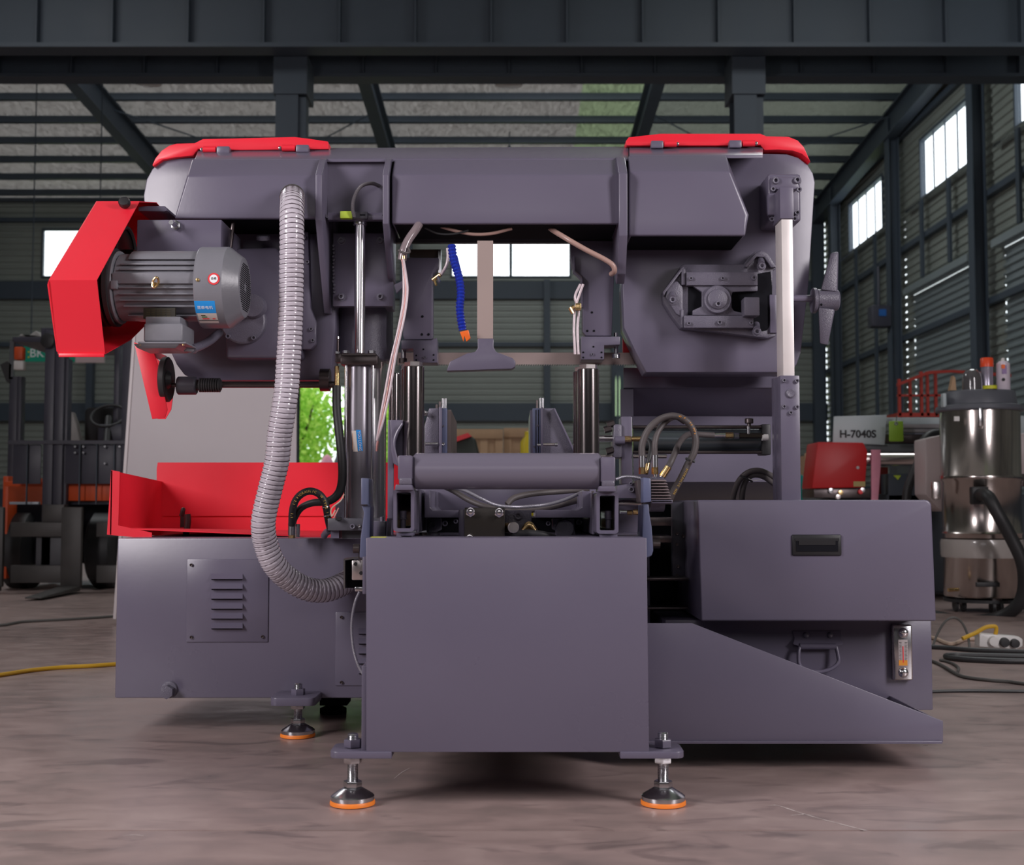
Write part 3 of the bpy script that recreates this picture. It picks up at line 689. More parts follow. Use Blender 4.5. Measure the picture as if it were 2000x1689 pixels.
# red hinged lids
def lid(pts, Y, dep, lab):
    o = mk('hinged_lid', B().prism(pts, Y, dep), red, MC, lab, bev=.003); return o
ll = [(297, 322), (303, 309), (315, 294), (330, 284), (345, 280), (380, 279), (388, 275), (396, 271), (450, 270), (575, 267), (600, 270), (641, 276), (642, 291), (560, 292), (470, 293), (393, 293), (387, 290), (378, 304), (345, 307), (318, 312), (299, 325)]
L1 = lid(ll, YP-.015, .26, 'red lid over the left wheel housing')
lr = [(1222, 276), (1228, 268), (1290, 261), (1485, 261), (1497, 266), (1540, 267), (1558, 274), (1570, 287), (1583, 316), (1579, 311), (1566, 300), (1548, 294), (1520, 292), (1493, 293), (1485, 283), (1400, 284), (1224, 284)]
L2 = lid(lr, YP-.015, .26, 'red lid over the right wheel housing')
for y, k in ((P(0, 0, 0), 0),): pass
for xs4, y, L in (((397, 422, 422, 448, 394), 292, L1), ((551, 577, 577, 603, 547), 289, L1), ((1297, 1321, 1271, 1296, 1323), 281, L2), ((1450, 1474, 1424, 1449, 1477), 280, L2)):
    h = mk('hinge', hcyl(xs4[0], xs4[1], y, YP-.035, 6.5, 14, .0008), red, L)
    mk('hinge_leaf', B().box(xs4[2]+.5, y-7, xs4[3], y+8, YP-.045, .03), paint, L, bev=.004)
    mk('hinge_ball', B().lathe(P(xs4[4], y, YP-.035), (1, 0, 0), [(0, -.006), (.005, -.004), (.0065, 0), (.005, .004), (0, .006)], 12), zinc, L)
for x0_, x1_, y in ((440, 648, 0), ):
    mk('wheel_door', B().prism([(395, 728), (648, 728), (648, 752), (405, 752)], YP+.16, .02), red, MC, bev=.002, label='red edge of the rear wheel door')
mk('wheel_door', B().prism([(1216, 600), (1300, 600), (1300, 722), (1262, 722), (1237, 690), (1217, 690)], YP+.16, .02), red, MC, bev=.002, label='red rear wheel door seen at the right housing')

# ---- suction hose -----------------------------------------------------------
hp = [(571, 388, YB+.03), (571, 386, YB-.05), (571, 396, YB-.13), (570, 420, YB-.17), (570, 470, YB-.19), (569, 540, YB-.19), (568, 600, YB-.19), (566, 660, YB-.19), (563, 710, YB-.19), (560, 755, YB-.19), (554, 800, YB-.19), (546, 850, YB-.18), (541, 900, YB-.17), (529, 950, YB-.16), (517, 1000, YB-.15), (514, 1030, YB-.14), (519, 1062, YB-.12), (534, 1100, YB-.10), (563, 1130, YB-.06), (600, 1150, YB-.02), (635, 1153, YB+.02), (664, 1143, YB+.06), (690, 1128, YB+.12)]
cl_ = spline([P(*p) for p in hp], 12)
# resample evenly
def resample(pts, step):
    out = [pts[0]]; acc = 0
    for a, b in zip(pts, pts[1:]):
        L = (b-a).length; d = step - acc
        while d <= L: out.append(a.lerp(b, d/L)); d += step
        acc = L - (d - step)
    return out
pitch = .0138
cp = resample(cl_, pitch/4); n = len(cp)
rh = R(23.5, YB-.19)
hose = mk('suction_hose', B().sweep(cp, lambda t: rh*(1 + (.035 if (round(t*(n-1)) % 4) in (1, 2) else -.012)), 28), hosep, MC, 'ribbed grey suction hose from the bow down to the cabinet')
wp = []
T, N = frames(cp)
for i in range(n*3-2):
    f = i/3; i0 = min(int(f), n-2); t = f-i0
    a = 2*PI*(f/4); c = cp[i0].lerp(cp[i0+1], t); nn = N[i0].lerp(N[i0+1], t).normalized(); bb = T[i0].cross(nn)
    wp.append(c + (nn*math.cos(a)+bb*math.sin(a))*rh*1.028)
mk('spiral_wire', B().sweep(wp, .0013, 5), wire, hose)
mk('hose_clamp', B().cyl(P(571, 384, YB-.035), P(571, 384, YB-.022), rh*1.1, 28, .001), zinc, hose)
mk('clamp_screw', B().cyl(P(549, 388, YB-.055), P(561, 378, YB-.055), .007, 8), brass, hose)
mk('hose_spigot', B().cyl(P(571, 386, YB-.02), P(571, 386, YB+.01), rh*1.0, 28), cast, MC)

# ---- drive motor -------------------------------------------------------------
YM = 3.62; ym = 562
c = P(300, ym, YM); zc = c.z
def mX(x): return P(x, ym, YM-.06).x
Rm = R(72, YM)
mot = mk('drive_motor', B().cyl((mX(226), YM, zc), (mX(392), YM, zc), Rm-.009, 40, .004), motorg, MC, 'grey finned electric motor with fan cowl')
def fin(dy0, dy1, x0_, x1_, name='fin', ex=0.):
    dy = (abs(dy0)+abs(dy1))/2; e = math.sqrt(max(1e-4, Rm**2 - R(dy, YM)**2)) + ex
    z0 = zc - R(dy1, YM); z1 = zc - R(dy0, YM)
    # front edge and back edge of a through fin
    return mk(name, B().w3(mX(x0_), YM-e, z0, mX(x1_), YM+e, z1), motorg, mot, bev=.0015)
b = B()
pts = []
for k in range(9):
    a = math.radians(40 + 12.5*k); pts.append((YM - math.cos(a)*Rm, zc + math.sin(a)*Rm))
A = [V((mX(252), y, z)) for y, z in pts] ; 
mk('top_cover', B().loft(A, [V((mX(392), v.y, v.z)) for v in A]), motorg, mot, bev=.003)
for a_, b_ in ((-40, -37), (-28, -25), (31, 34), (43, 46), (20, 23), (-17, -14)): pass
for d0 in (-37, -26, 10, 21.5, 33): fin(d0, d0+3.2, 240, 392)
fin(-17, 4, 228, 392, 'mounting_pad', .001); fin(43, 47, 246, 392); fin(59, 62, 250, 392)
# tapered end bell and flange at the pulley side
mk('end_bell', B().lathe((mX(226), YM, zc), (-1, 0, 0), [(0, 0), (Rm*.98, 0), (Rm*1.0, .004), (Rm*.94, .02), (Rm*.80, .035), (Rm*.55, .04), (0, .04)], 40), motorg, mot)
mk('bell_lug', B().box(215, 547, 229, 564, YM-Rm-.003, .03), motorg, mot, bev=.003)
mk('drive_flange', B().lathe((mX(217), YM, zc), (-1, 0, 0), [(0, 0), (Rm*1.07, 0), (Rm*1.07, .012), (Rm*.6, .014), (0, .014)], 40), mat('dark_casting', (.03, .028, .03), .45), mot)
pul = mk('motor_pulley', B().lathe((mX(198), YM+.02, zc), (-1, 0, 0), [(0, 0), (Rm*1.02, 0), (Rm*1.04, .006), (Rm*.9, .012), (Rm*1.04, .018), (Rm*.9, .026), (Rm*1.04, .034), (0, .036)], 40), dsteel, MC)
# fan cowl
cow = mk('fan_cowl', B().lathe((mX(386), YM, zc), (1, 0, 0), [(Rm*.9, .001), (Rm*1.09, 0), (Rm*1.11, .003), (Rm*1.11, .079), (Rm*1.07, .085), (Rm*.86, .113), (Rm*.82, .119), (Rm*.78, .121), (0, .121)], 56), motorg, mot, ang=28)
xe = mX(386)+.1212
vh = B()
for i in range(-11, 12):
    for j in range(-11, 12):
        y = i*.0068 + (j % 2)*.0034; z = j*.0059
        rr = math.hypot(y, z)
        if .012 < rr < Rm*.7: vh.w3(xe-.0002, YM+y-.0022, zc+z-.0016, xe+.0004, YM+y+.0022, zc+z+.0016)
mk('vent_hole', vh, dark, cow, kind='stuff')
mk('cowl_screw', B().lathe((mX(393)+.004, YM-Rm*1.105, zc+.002), (0, -1, 0), [(.005, 0), (.005, .003), (0, .004)], 10), brass, cow)
def cyl_patch(x0_, x1_, a0, a1, r, m, name, parent, seg=8):
    b = B(); q = []
    for k in range(seg+1):
        a = a0 + (a1-a0)*k/seg; q.append((YM-math.cos(a)*r, zc+math.sin(a)*r))
    A = [V((x0_, y, z)) for y, z in q] + [V((x0_, YM-(YM-y)*.995, zc+(z-zc)*.995)) for y, z in q[::-1]]
    b.loft(A, [V((x1_, v.y, v.z)) for v in A]); return mk(name, b, m, parent)
rc = Rm*1.112
sk = cyl_patch(mX(386)+.001, mX(386)+.058, math.radians(-47), math.radians(-28), rc, skyb, 'sticker', mot); sk['label'] = 'sky blue and white sticker'
s2 = cyl_patch(mX(386)+.004, mX(386)+.058, math.radians(-68), math.radians(-47.2), rc, paper, 'sticker_panel', mot)
def curved_text(txt, size, xc, ang, r, m, name, parent):
    me = textmesh(txt, size, .0002); b = B(); b.bm.from_mesh(me); bpy.data.meshes.remove(me)
    for v in b.bm.verts:
        a = ang + v.co.y/r; rr = r + v.co.z + .0004
        v.co = V((xc + v.co.x, YM - math.cos(a)*rr, zc + math.sin(a)*rr))
    return mk(name, b, m, parent)
curved_text('昆泰电机', .011, mX(386)+.029, math.radians(-38), rc, wink, 'sticker_lettering', mot)
lb = B()
for i, (a, x0_, x1_, mm) in enumerate(((-50, .016, .024, 0), (-53, .016, .030, 0), (-56, .018, .036, 0))):
    pass
for a, u0, u1, mm, nm in ((-51, .014, .026, mat('dark_olive_ink', (.05, .04, .01), .5), 'sticker_bar'), (-54, .015, .03, mat('green_ink', (.04, .2, .04), .5), 'sticker_bar'), (-57.5, .016, .035, redst, 'sticker_bar'), (-57.5, .044, .052, redst, 'sticker_bar'), (-61, .004, .058, ink, 'sticker_bar')):
    w_ = .35 if a == -61 else .8
    cyl_patch(mX(386)+u0, mX(386)+u1, math.radians(a-w_), math.radians(a+w_), rc+.0007, mm, nm, mot, 2)
# round red sticker
b = B(); ce = []
def disc_on(rd, m, nm, off):
    A = []
    for k in range(24):
        a = 2*PI*k/24; dx = math.cos(a)*rd; dz = math.sin(a)*rd; an = math.asin((dz + .005)/rc)
        A.append(V((mX(386)+.058+dx, YM-math.cos(an)*(rc+off), zc+math.sin(an)*(rc+off))))
    return mk(nm, B().loft(A, [v+V((0, .0006, 0)) for v in A]), m, mot)
disc_on(.0165, redst, 'round_sticker', .0012); disc_on(.0115, wink, 'round_sticker_centre', .0018)
curved_text('合格', .008, mX(386)+.058, .047, rc+.0016, ink, 'round_sticker_mark', mot)
# nameplate
mk('nameplate', B().box(280, 601, 342, 622, YM-Rm*.92, .01), mat('dark_nameplate', (.02, .016, .008), .5), mot, 'dark motor nameplate')
nb = B()
for i in range(4):
    for j in range(5): nb.box(286+j*10, 605+i*4, 286+j*10+7, 606+i*4, YM-Rm*.92-.0008, .001)
mk('nameplate_print', nb, mat('faint_gold_ink', (.07, .055, .02), .5), mot)
# eye ring
eb = B(); rp = [V((0, 0, 0))]*0
cc = P(304, 552, YM-Rm-.02)
for k in range(25):
    a = 2*PI*k/24; rp.append(cc + V((math.cos(a)*.008+math.sin(a)*.003, -abs(math.sin(a))*.004, math.sin(a)*.014)))
eb.sweep(rp, .0032, 8, False)
mk('lifting_eye', eb, brass, mot); mk('eye_base', B().cyl(P(303, 556, YM-Rm+.002), P(303, 556, YM-Rm-.012), .007, 12), brass, mot)
# terminal box
tb = mk('terminal_box', B().box(280, 631, 357, 667, 3.49, .13), motorg, mot, bev=.006, seg=3)
mk('box_neck', B().box(284, 618, 352, 632, 3.515, .09), motorg, mot, bev=.002)
mk('box_flange', B().box(269, 667, 363, 671, 3.485, .155), motorg, mot, bev=.002)
mk('box_lid', B().loft([V((P(272, 0, 3.487).x, 3.487, zof(671.3, 3.487))), V((P(361, 0, 3.487).x, 3.487, zof(671.3, 3.487))), V((P(361, 0, 3.487).x, 3.637, zof(671.3, 3.487))), V((P(272, 0, 3.487).x, 3.637, zof(671.3, 3.487)))],
    [V((P(280, 0, 3.5).x, 3.50, zof(680, 3.5))), V((P(353, 0, 3.5).x, 3.50, zof(680, 3.5))), V((P(353, 0, 3.5).x, 3.625, zof(680, 3.5))), V((P(280, 0, 3.5).x, 3.625, zof(680, 3.5)))]), motorg, mot, bev=.002)
for x in (274, 358): mk('box_screw', B().cyl(P(x, 669, 3.492)-V((0, 0, .008)), P(x, 669, 3.492), .003, 8), brass, mot)
mk('cable_gland', B().cyl(P(360, 679, 3.58), P(382, 683, 3.62), .011, 10, .002), mat('grey_gland', (.2, .2, .22), .4), mot)
mk('motor_cable', B().tube([(375, 681, 3.60), (390, 676, 3.65), (410, 665, 3.72), (428, 650, 3.82)], .013, 10), cast, mot)
# bracket plate above motor
mp = mk('motor_plate', B().box(267, 429, 432, 500, 3.74, .03), paint, MC, bev=.003, label='motor mounting plate with an adjusting bolt')
mk('plate_side', B().box(425, 430, 432, 560, 3.771, .28), paint, mp)
hexb(345, 441, 3.74, 10, .012, mp, zinc, 'bolt'); mk('adjusting_bolt', B().cyl(P(345, 441, 3.73), P(334, 434, 3.68), .007, 12), zinc, mp)
mk('flat_bar', B().prism([(270, 404), (288, 402), (322, 402), (327, 411), (321, 413), (270, 412)], 3.86, .22), paint, MC, bev=.002)
mk('tension_rod', B().cyl(P(456, 432, 3.9), P(449, 485, 3.9), .007, 10), dsteel, MC)
mk('tension_rod', B().cyl(P(440, 434, 3.95), P(441, 480, 3.95), .007, 10), dsteel, MC)

# ---- belt guard (red) -----------------------------------------------------------
XA, XB_ = P(95, 545, 3.35).x, P(189, 545, 3.35).x
prof = [(3.72, zof(393, 3.72)), (3.35, zof(547, 3.35)), (3.43, zof(692, 3.43)), (3.66, zof(664, 3.66)), (4.0, zof(600, 4.0)), (4.02, zof(420, 4.02)), (3.9, zof(395, 3.9))]
cen = V((0, sum(p[0] for p in prof)/len(prof), sum(p[1] for p in prof)/len(prof)))
gd = mk('belt_guard', B().loft([V((XA, y, z)) for y, z in prof], [V((XA+.003, y, z)) for y, z in prof]), red, MC, 'red folded belt guard at the far left')
b = B(); n_ = len(prof)
for k in range(n_):
    (y0, z0), (y1, z1) = prof[k], prof[(k+1) % n_]
    def inn(y, z):
        d = (V((0, y, z)) - cen); return V((0, y, z)) - d.normalized()*.003
    i0, i1 = inn(y0, z0), inn(y1, z1)
    A = [V((XA+.0031, y0, z0)), V((XA+.0031, y1, z1)), V((XA+.0031, i1.y, i1.z)), V((XA+.0031, i0.y, i0.z))]
    q = B().loft(A, [V((XB_, v.y, v.z)) for v in A])
    mk('guard_face', q, red, gd)
mk('seam', B().loft([V((XA+.0, 3.348, zof(549, 3.35))), V((XA, 3.428, zof(688, 3.428))), V((XA-.004, 3.43, zof(686, 3.43))), V((XA-.004, 3.352, zof(556, 3.35)))], [V((XA+.0, 3.352, zof(549, 3.35))), V((XA, 3.432, zof(688, 3.428))), V((XA-.004, 3.434, zof(686, 3.43))), V((XA-.004, 3.356, zof(556, 3.35)))]), red, gd)
mk('guard_lip', B().w3(XA+.004, 3.424, zof(697, 3.424), XB_-.001, 3.43, zof(690.5, 3.43)), red, gd, bev=.001)
mk('guard_knob', B().lathe(P(247, 403, 3.695), (.0, -1, .35), [(.006, 0), (.006, .012), (.016, .013), (.017, .016), (.017, .026), (.014, .03), (0, .031)], 18), black, gd)
XP_ = P(208, 560, 3.66).x
mk('driven_pulley', B().lathe((XP_-.03, 3.86, zof(500, 3.86)), (1, 0, 0), [(0, 0), (.085, 0), (.09, .006), (.075, .014), (.09, .022), (.02, .025), (.02, .05), (0, .05)], 32), dsteel, MC)
for dx in (0, .018):
    cA = V((XP_-.02+dx, 3.62, zc)); cB = V((XP_-.02+dx, 3.86, zof(500, 3.86))); dv = (cB-cA).normalized(); pv = V((0, -dv.z, dv.y)); pts_ = []
    for k in range(13):
        a = PI*k/12; pts_.append(cA + (pv*math.cos(a) - dv*math.sin(a))*.096)
    for k in range(13):
        a = PI*k/12; pts_.append(cB + (-pv*math.cos(a) + dv*math.sin(a))*.086)
    pts_.append(pts_[0]); mk('drive_belt', B().sweep(pts_, .006, 6, False), rubber, MC)
# ---- brush guard and wheel ----------------------------------------------------
bg = mk('brush_guard', B().prism([(262, 670), (300, 686), (310, 718), (327, 800), (322, 816), (297, 818)], 3.96, .004), red, MC, 'red V shaped guard below the motor', bev=.001)
XQ = P(262, 740, 3.96).x
A = [P(300, 686, 3.965), P(327, 806, 3.965), P(322, 818, 3.965), P(297, 818.5, 3.965)]
mk('guard_side', B().prism([(302, 695), (337, 735), (339, 765), (334, 800), (323, 818), (308, 818)], 4.07, .004), red, bg)
mk('guard_back', B().prism([(262, 668), (300, 684), (306, 700), (262, 670)], 3.965, .15), red, bg)
XW = P(318, 742, 4.0).x; ZW = zof(741, 4.0)
bw = mk('brush_wheel', B().lathe((XW, 4.0, ZW), (1, 0, 0), [(0, 0), (.066, 0), (.071, .004), (.071, .018), (.066, .022), (.055, .018), (.03, .016), (.02, .03), (0, .03)], 36), rubber, MC, 'dark brush drive wheel')
mk('brush_shaft', hcyl(326, 350, 752, 4.0, 4, 12), dsteel, bw)
mk('coupling', hcyl(347, 384, 753, 4.0, 18, 28, .003), mat('dark_grey_plastic', (.045, .043, .055), .35), MC)
cr_ = B(); 
for k in range(9): hcyl(390+k*4.6, 393+k*4.6, 752, 4.0, 14, 20, 0, cr_)
hcyl(384, 432, 752, 4.0, 10.5, 16, 0, cr_)
mk('flexible_joint', cr_, rubber, MC)
mk('brush_drive_shaft', hcyl(430, 655, 751, 4.02, 6.5, 16), dsteel, MC)
sp = B()
for k in range(9): sp.lathe(P(638+0*k, 742, 4.02), (1, 0, 0), [(0, 0), (.02, 0), (.02, .01), (0, .01)], 12)
mk('sprocket', B().lathe(P(626, 742, 4.03), (1, 0, 0), [(0, 0), (.036, 0), (.036, .03), (0, .03)], 14), dsteel, MC)

# ---- gearbox on left housing ---------------------------------------------------
gbx = mk('gearbox', B().prism([(440, 500), (462, 484), (540, 482), (552, 492), (552, 598), (588, 640), (588, 700), (440, 700)], 3.985, .085), paint, MC, bev=.012, seg=3)
mk('filler_plug', B().lathe(P(515, 468, 3.99), (0, -.4, 1), [(0, 0), (.022, 0), (.022, .01), (.018, .014), (0, .015)], 14), cast, gbx)
gd2 = mk('gearbox_flange', B().lathe(P(478, 630, 3.985), (0, -1, 0), [(0, 0), (R(44, 3.98), 0), (R(44, 3.98), .03), (R(41, 3.98), .034), (0, .034)], 40), cast, gbx)
for x, y in ((494, 612), (496, 660), (446, 657), (447, 603)): screw(x, y, 3.95, 5, gbx, cast, False)
mk('hub', B().lathe(P(498, 600, 3.96), (0, -1, 0), [(0, 0), (R(24, 3.98), 0), (R(22, 3.98), .04), (0, .045)], 24), cast, gbx)
sd = mk('guide_plate', B().prism([(588, 452), (602, 452), (606, 600), (617, 628), (617, 672), (606, 682), (588, 682)], 4.0, .04), paint, MC, bev=.004)
for x, y in ((608, 643), (611, 665), (594, 465), (601, 512)): screw(x, y, 4.0, 4, sd, cast, False)

# ---- hydraulic lift cylinder & column ---------------------------------------------
cpl = mk('column_clamp_plate', B().box(650, 455, 768, 598, 4.03, .03), paint, MC, bev=.003)
for x, y in ((667, 470), (743, 470), (667, 580), (743, 580)): screw(x, y, 4.03, 6, cpl, cast, True)
w_ = B()
for k in range(14): w_.lathe(P(652+random.uniform(-1, 1), 480+k*7, 4.028), (0, -1, 0), [(.005, 0), (.004, .004), (0, .005)], 6)
mk('weld_bead', w_, cast, cpl)
bu = mk('column_bushing', vcyl(712, 600, 708, 4.22, 56, 40, .006), cast, MC, label='rough cast bushing on the guide column')
mk('bushing_edge', B().box(752, 540, 766, 600, 4.05, .1), paint, bu)
mk('guide_column', vcyl(714, 708, 1050, 4.22, 40, 40), chrome, MC, label='thick chromed guide column')
rod = mk('lift_rod', vcyl(703, 437, 690, 3.93, 10.8, 28), chrome, MC, label='chromed lift cylinder rod')
mk('rod_collar', vcyl(703, 432, 440, 3.93, 14, 28, .001), zinc, rod)
br = mk('sensor_bar', B().box(640, 415, 757, 429, 3.90, .03), paint, MC, bev=.002)
sb = mk('proximity_sensor', B().box(664, 412, 688, 426, 3.878, .02), lime, br, 'lime green proximity sensor', bev=.002)
mk('sensor_plate', B().box(684, 413, 718, 427, 3.885, .014), mat('dark_plate', (.05, .048, .06), .4), br, bev=.002)
mk('sensor_slot', B().box(703, 418, 713, 421, 3.8835, .003), dark, br)
sc1 = [(692, 424, 3.875), (689, 410, 3.87), (690, 393, 3.87), (697, 374, 3.87), (708, 362, 3.88), (725, 358, 3.9), (738, 362, 3.94), (752, 371, 3.99)]
def conduit(pts, rpx, m, name, parent, pitch=.0035):
    q = resample(spline([P(*p) for p in pts], 10), pitch/2); Y = pts[0][2]
    return mk(name, B().sweep(q, lambda t: R(rpx, Y)*(1.06 if round(t*(len(q)-1)) % 2 else .86), 10), m, parent)
conduit(sc1, 3.7, mat('grey_conduit', (.12, .11, .12), .4), 'sensor_cable', br)
for x, y in ((639, 423), (748, 421)): screw(x, y, 3.90, 3, br, cast, False)
bar = mk('lift_cylinder', vcyl(701, 712, 1015, 3.93, 27, 40), mat('polished_grey_barrel', (.36, .34, .38), .24, .55), MC, 'grey hydraulic lift cylinder barrel with tie rods')
mk('cylinder_head', B().box(665, 694, 737, 712, 3.87, .11), dsteel, bar, bev=.003)
mk('head_flange', B().box(668, 690, 734, 694, 3.865, .1), dsteel, bar)
for x in (675, 727): mk('tie_rod', vcyl(x, 712, 1014, 3.885, 3, 12), chrome, bar)
for x in (676, 726): mk('nut', B().lathe(P(x, 690, 3.885), (0, 0, 1), [(0, 0), (.012, 0), (.012, .008), (0, .008)], 6), zinc, bar)
mk('cylinder_foot', B().box(658, 1014, 742, 1030, 3.85, .15), paint, bar, bev=.002)
st = B(); A0 = P(696.5, 860, 3.93); 
rb_ = R(27, 3.93)
def bar_patch(x0_, x1_, y0, y1, m, name, tilt, off=.0006):
    xc_ = P(701, 860, 3.93).x; b = B(); A = []; Bk = []
    for k in range(7):
        u = k/6; xa = P(x0_+(x1_-x0_)*u, y0, 3.93-.04).x; xb = P(x0_+(x1_-x0_)*u+tilt, y1, 3.93-.04).x
        def yy(x): return 3.93 - math.sqrt(max(0, (rb_+off)**2 - (x-xc_)**2))
        A.append(V((xa, yy(xa), zof(y0-.6*k*(x1_-x0_)/24*0, 3.89)))); Bk.append(V((xb, yy(xb), zof(y1, 3.89))))
    for k in range(6): b.poly([A[k], Bk[k], Bk[k+1], A[k+1]])
    return mk(name, b, m, bar)
bar_patch(686.5, 695.5, 841, 882, paper, 'sticker_panel', 3.5); bar_patch(695.5, 705, 839.5, 880.5, skyb, 'sticker', 4.0)
b = B(); addtext(b, 'YOU LONG', .0115, Matrix.Translation(P(702.5, 861, 3.93-rb_-.0022)) @ Matrix.Rotation(math.radians(-84.5), 4, 'Y').inverted() @ FACE if False else Matrix.Translation(P(702.3, 861, 3.93-rb_-.0016)) @ Matrix.Rotation(math.radians(84.5), 4, 'Y') @ FACE)
mk('sticker_lettering', b, wink, bar)
rw = B()
for k in range(3): rw.box(688.5+k*2.2, 846, 689.3+k*2.2, 878, 3.93-rb_+.001, .0006)
mk('sticker_print', rw, mat('orange_ink', (.7, .35, .2), .5), bar)
# fittings on the lift cylinder's left
fs = mk('lift_valve', B().box(655, 690, 668, 708, 3.88, .03), dsteel, bar, bev=.002)
mk('valve_stem', vcyl(660, 658, 690, 3.89, 2.2, 10), dsteel, bar); mk('valve_cap', vcyl(660, 657, 662, 3.89, 3.6, 12), zinc, bar)
mk('nut', B().lathe(P(659, 691, 3.885), (0, 0, 1), [(0, 0), (.009, 0), (.009, .007), (0, .007)], 6), zinc, bar)
mk('nut', B().lathe(P(675, 690, 3.865), (0, 0, 1), [(0, 0), (.01, 0), (.01, .008), (0, .008)], 6), zinc, bar)
mk('hose_fitting', vcyl(658, 715, 728, 3.89, 4.5, 6), brass, bar); mk('hose_fitting', vcyl(658.5, 728, 755, 3.89, 5.2, 14, .001), brass, bar)
hh = mk('hydraulic_hose', B().tube([(657.5, 754, 3.89), (658, 800, 3.88), (663, 850, 3.87), (668, 900, 3.86), (668, 940, 3.86), (660, 965, 3.86), (640, 979, 3.86), (610, 982, 3.86), (588, 992, 3.87), (575, 1012, 3.9), (572, 1022, 3.92)], lambda t: R(8.5-1.8*min(1, max(0, (t-.5)*4)), 3.88), 14), rubber, MC, 'black hydraulic hose curving down beside the lift cylinder')
hA = [(570, 1026, 3.9), (571, 1000, 3.86), (577, 978, 3.82), (590, 964, 3.80), (606, 959, 3.80), (622, 964, 3.80), (633, 977, 3.80), (638, 995, 3.81), (641, 1015, 3.83), (645, 1032, 3.88)]
ha = mk('hydraulic_hose', B().tube(hA, R(7.2, 3.82), 14), rubber, MC, 'black hydraulic hose arch with yellow print in front of the red trough')
def print_on(pts, txt, size, rpx, m, parent, start, off=0., flip=False):
    q = resample(spline([P(*p) for p in pts], 14), size*.78); b = B(); i = start
    for ch in txt:
        if i >= len(q)-2: break
        if ch != ' ':
            t = (q[i+1]-q[i-1]).normalized() if not flip else (q[i-1]-q[i+1]).normalized()
            vd = (q[i]-V((0, 0, CZ))).normalized(); t = (t - vd*t.dot(vd)).normalized()
            up = t.cross(vd)
            Mx = Matrix((( t.x, up.x, -vd.x, 0), (t.y, up.y, -vd.y, 0), (t.z, up.z, -vd.z, 0), (0, 0, 0, 1)))
            addtext(b, ch, size, Matrix.Translation(q[i] - vd*(R(rpx, q[i].y)*1.0+.0022) + up*off) @ Mx)
        i += 1
    return mk('hose_lettering', b, m, parent)
print_on(hA, 'HYD BRAIDED HYDRAULIC  W TYPE 1 FULL', .0098, 7.2, goldink, ha, 5)
for x in (563, 571, 579):
    pass
mk('hose_fitting', vcyl(570, 1021, 1045, 3.9, 7.5, 18, .001), zinc, ha); mk('hose_fitting', vcyl(570, 1044, 1051, 3.9, 7, 6), brass, ha)
mk('hose_fitting', vcyl(580, 1023, 1049, 3.94, 6, 16, .001), zinc, hh)
for p in ((636, 989), (639, 1006)): mk('hose_band', B().cyl(P(p[0], p[1], 3.806), P(p[0]+.5, p[1]+2, 3.806), R(8, 3.8), 14), zinc, ha)
vb = mk('valve_block', B().box(640, 1012, 742, 1036, 3.78, .12), mat('charcoal_block', (.07, .068, .085), .4), MC, bev=.002)
mk('block_foot', B().box(646, 1036, 662, 1051, 3.8, .1), paint, vb); mk('block_foot', B().box(668, 1036, 712, 1051, 3.82, .1), mat('charcoal_foot', (.05, .05, .06), .4), vb)
screw(689, 1028, 3.78, 5, vb, cast, False); screw(702, 1027, 3.78, 3, vb, zinc, False)
mk('bracket_plate', B().prism([(655, 985), (672, 972), (672, 1012), (655, 1012)], 3.84, .01), cast, MC)
mk('bracket_cap', B().box(655, 1010, 665, 1016, 3.76, .02), black, vb)
mk('wire', B().tube([(672, 965, 3.8), (665, 978, 3.79), (650, 990, 3.79), (646, 998, 3.79), (648, 1008, 3.79), (655, 996, 3.79)], .0022, 6), cordw, MC)
mk('wire', B().tube([(661, 992, 3.8), (656, 1003, 3.79), (646, 1024, 3.79)], .0022, 6), pinkt, MC)
fj = mk('pipe_elbow', B().tube([(633, 1046, 3.95), (637, 1040, 3.93), (644, 1036, 3.9)], R(7, 3.9), 10), cast, MC)

# ---- red trough ---------------------------------------------------------------
tr = mk('chip_trough', B().prism([(306, 915), (308, 903), (780, 903), (780, 1060), (306, 1060)], 4.74, .004), red, MC, 'red chip trough behind the cabinet')
XT = P(216, 980, 4.15).x
A = [V((XT, 4.15, zof(919, 4.15))), V((XT, 4.738, zof(940, 4.738))), V((XT, 4.738, .585)), V((XT, 4.15, zof(1044, 4.15)))]
mk('trough_side', B().loft(A, [v+V((.004, 0, 0)) for v in A]), red, tr)
A = [V((XT+.0, 4.15, zof(918, 4.15))), V((XT+.028, 4.15, zof(921, 4.15))), V((XT+.026, 4.15, zof(1026, 4.15))), V((XT+.135, 4.15, zof(1040, 4.15))), V((XT+.135, 4.15, zof(1052, 4.15))), V((XT-.010, 4.15, zof(1044, 4.15)))]
mk('trough_rim', B().loft(A, [v+V((0, .0045, 0)) for v in A]), red, tr)
A = [V((XT+.0045, 4.155, zof(1030, 4.155))), V((P(780, 0, 4.7).x, 4.155, zof(1052, 4.155)+.0)), V((P(780, 0, 4.7).x, 4.737, .598)), V((XT+.0045, 4.737, .612))]
mk('trough_floor', B().loft(A, [v-V((0, 0, .004)) for v in A]), red, tr)
mk('trough_fold', B().box(322, 1006, 780, 1007.5, 4.732, .006), red, tr)
hk = B(); hk.box(352, 995, 360, 1030, 4.5, .01); hk.tube([(356, 1000, 4.48), (358, 995, 4.46), (354, 1008, 4.46)], .008, 8); hk.tube([(366, 1004, 4.4), (367, 1020, 4.4), (362, 1050, 4.4)], .011, 8)
mk('trough_latch', hk, mat('dark_red_shadowed_part', (.03, .012, .012), .5), tr)
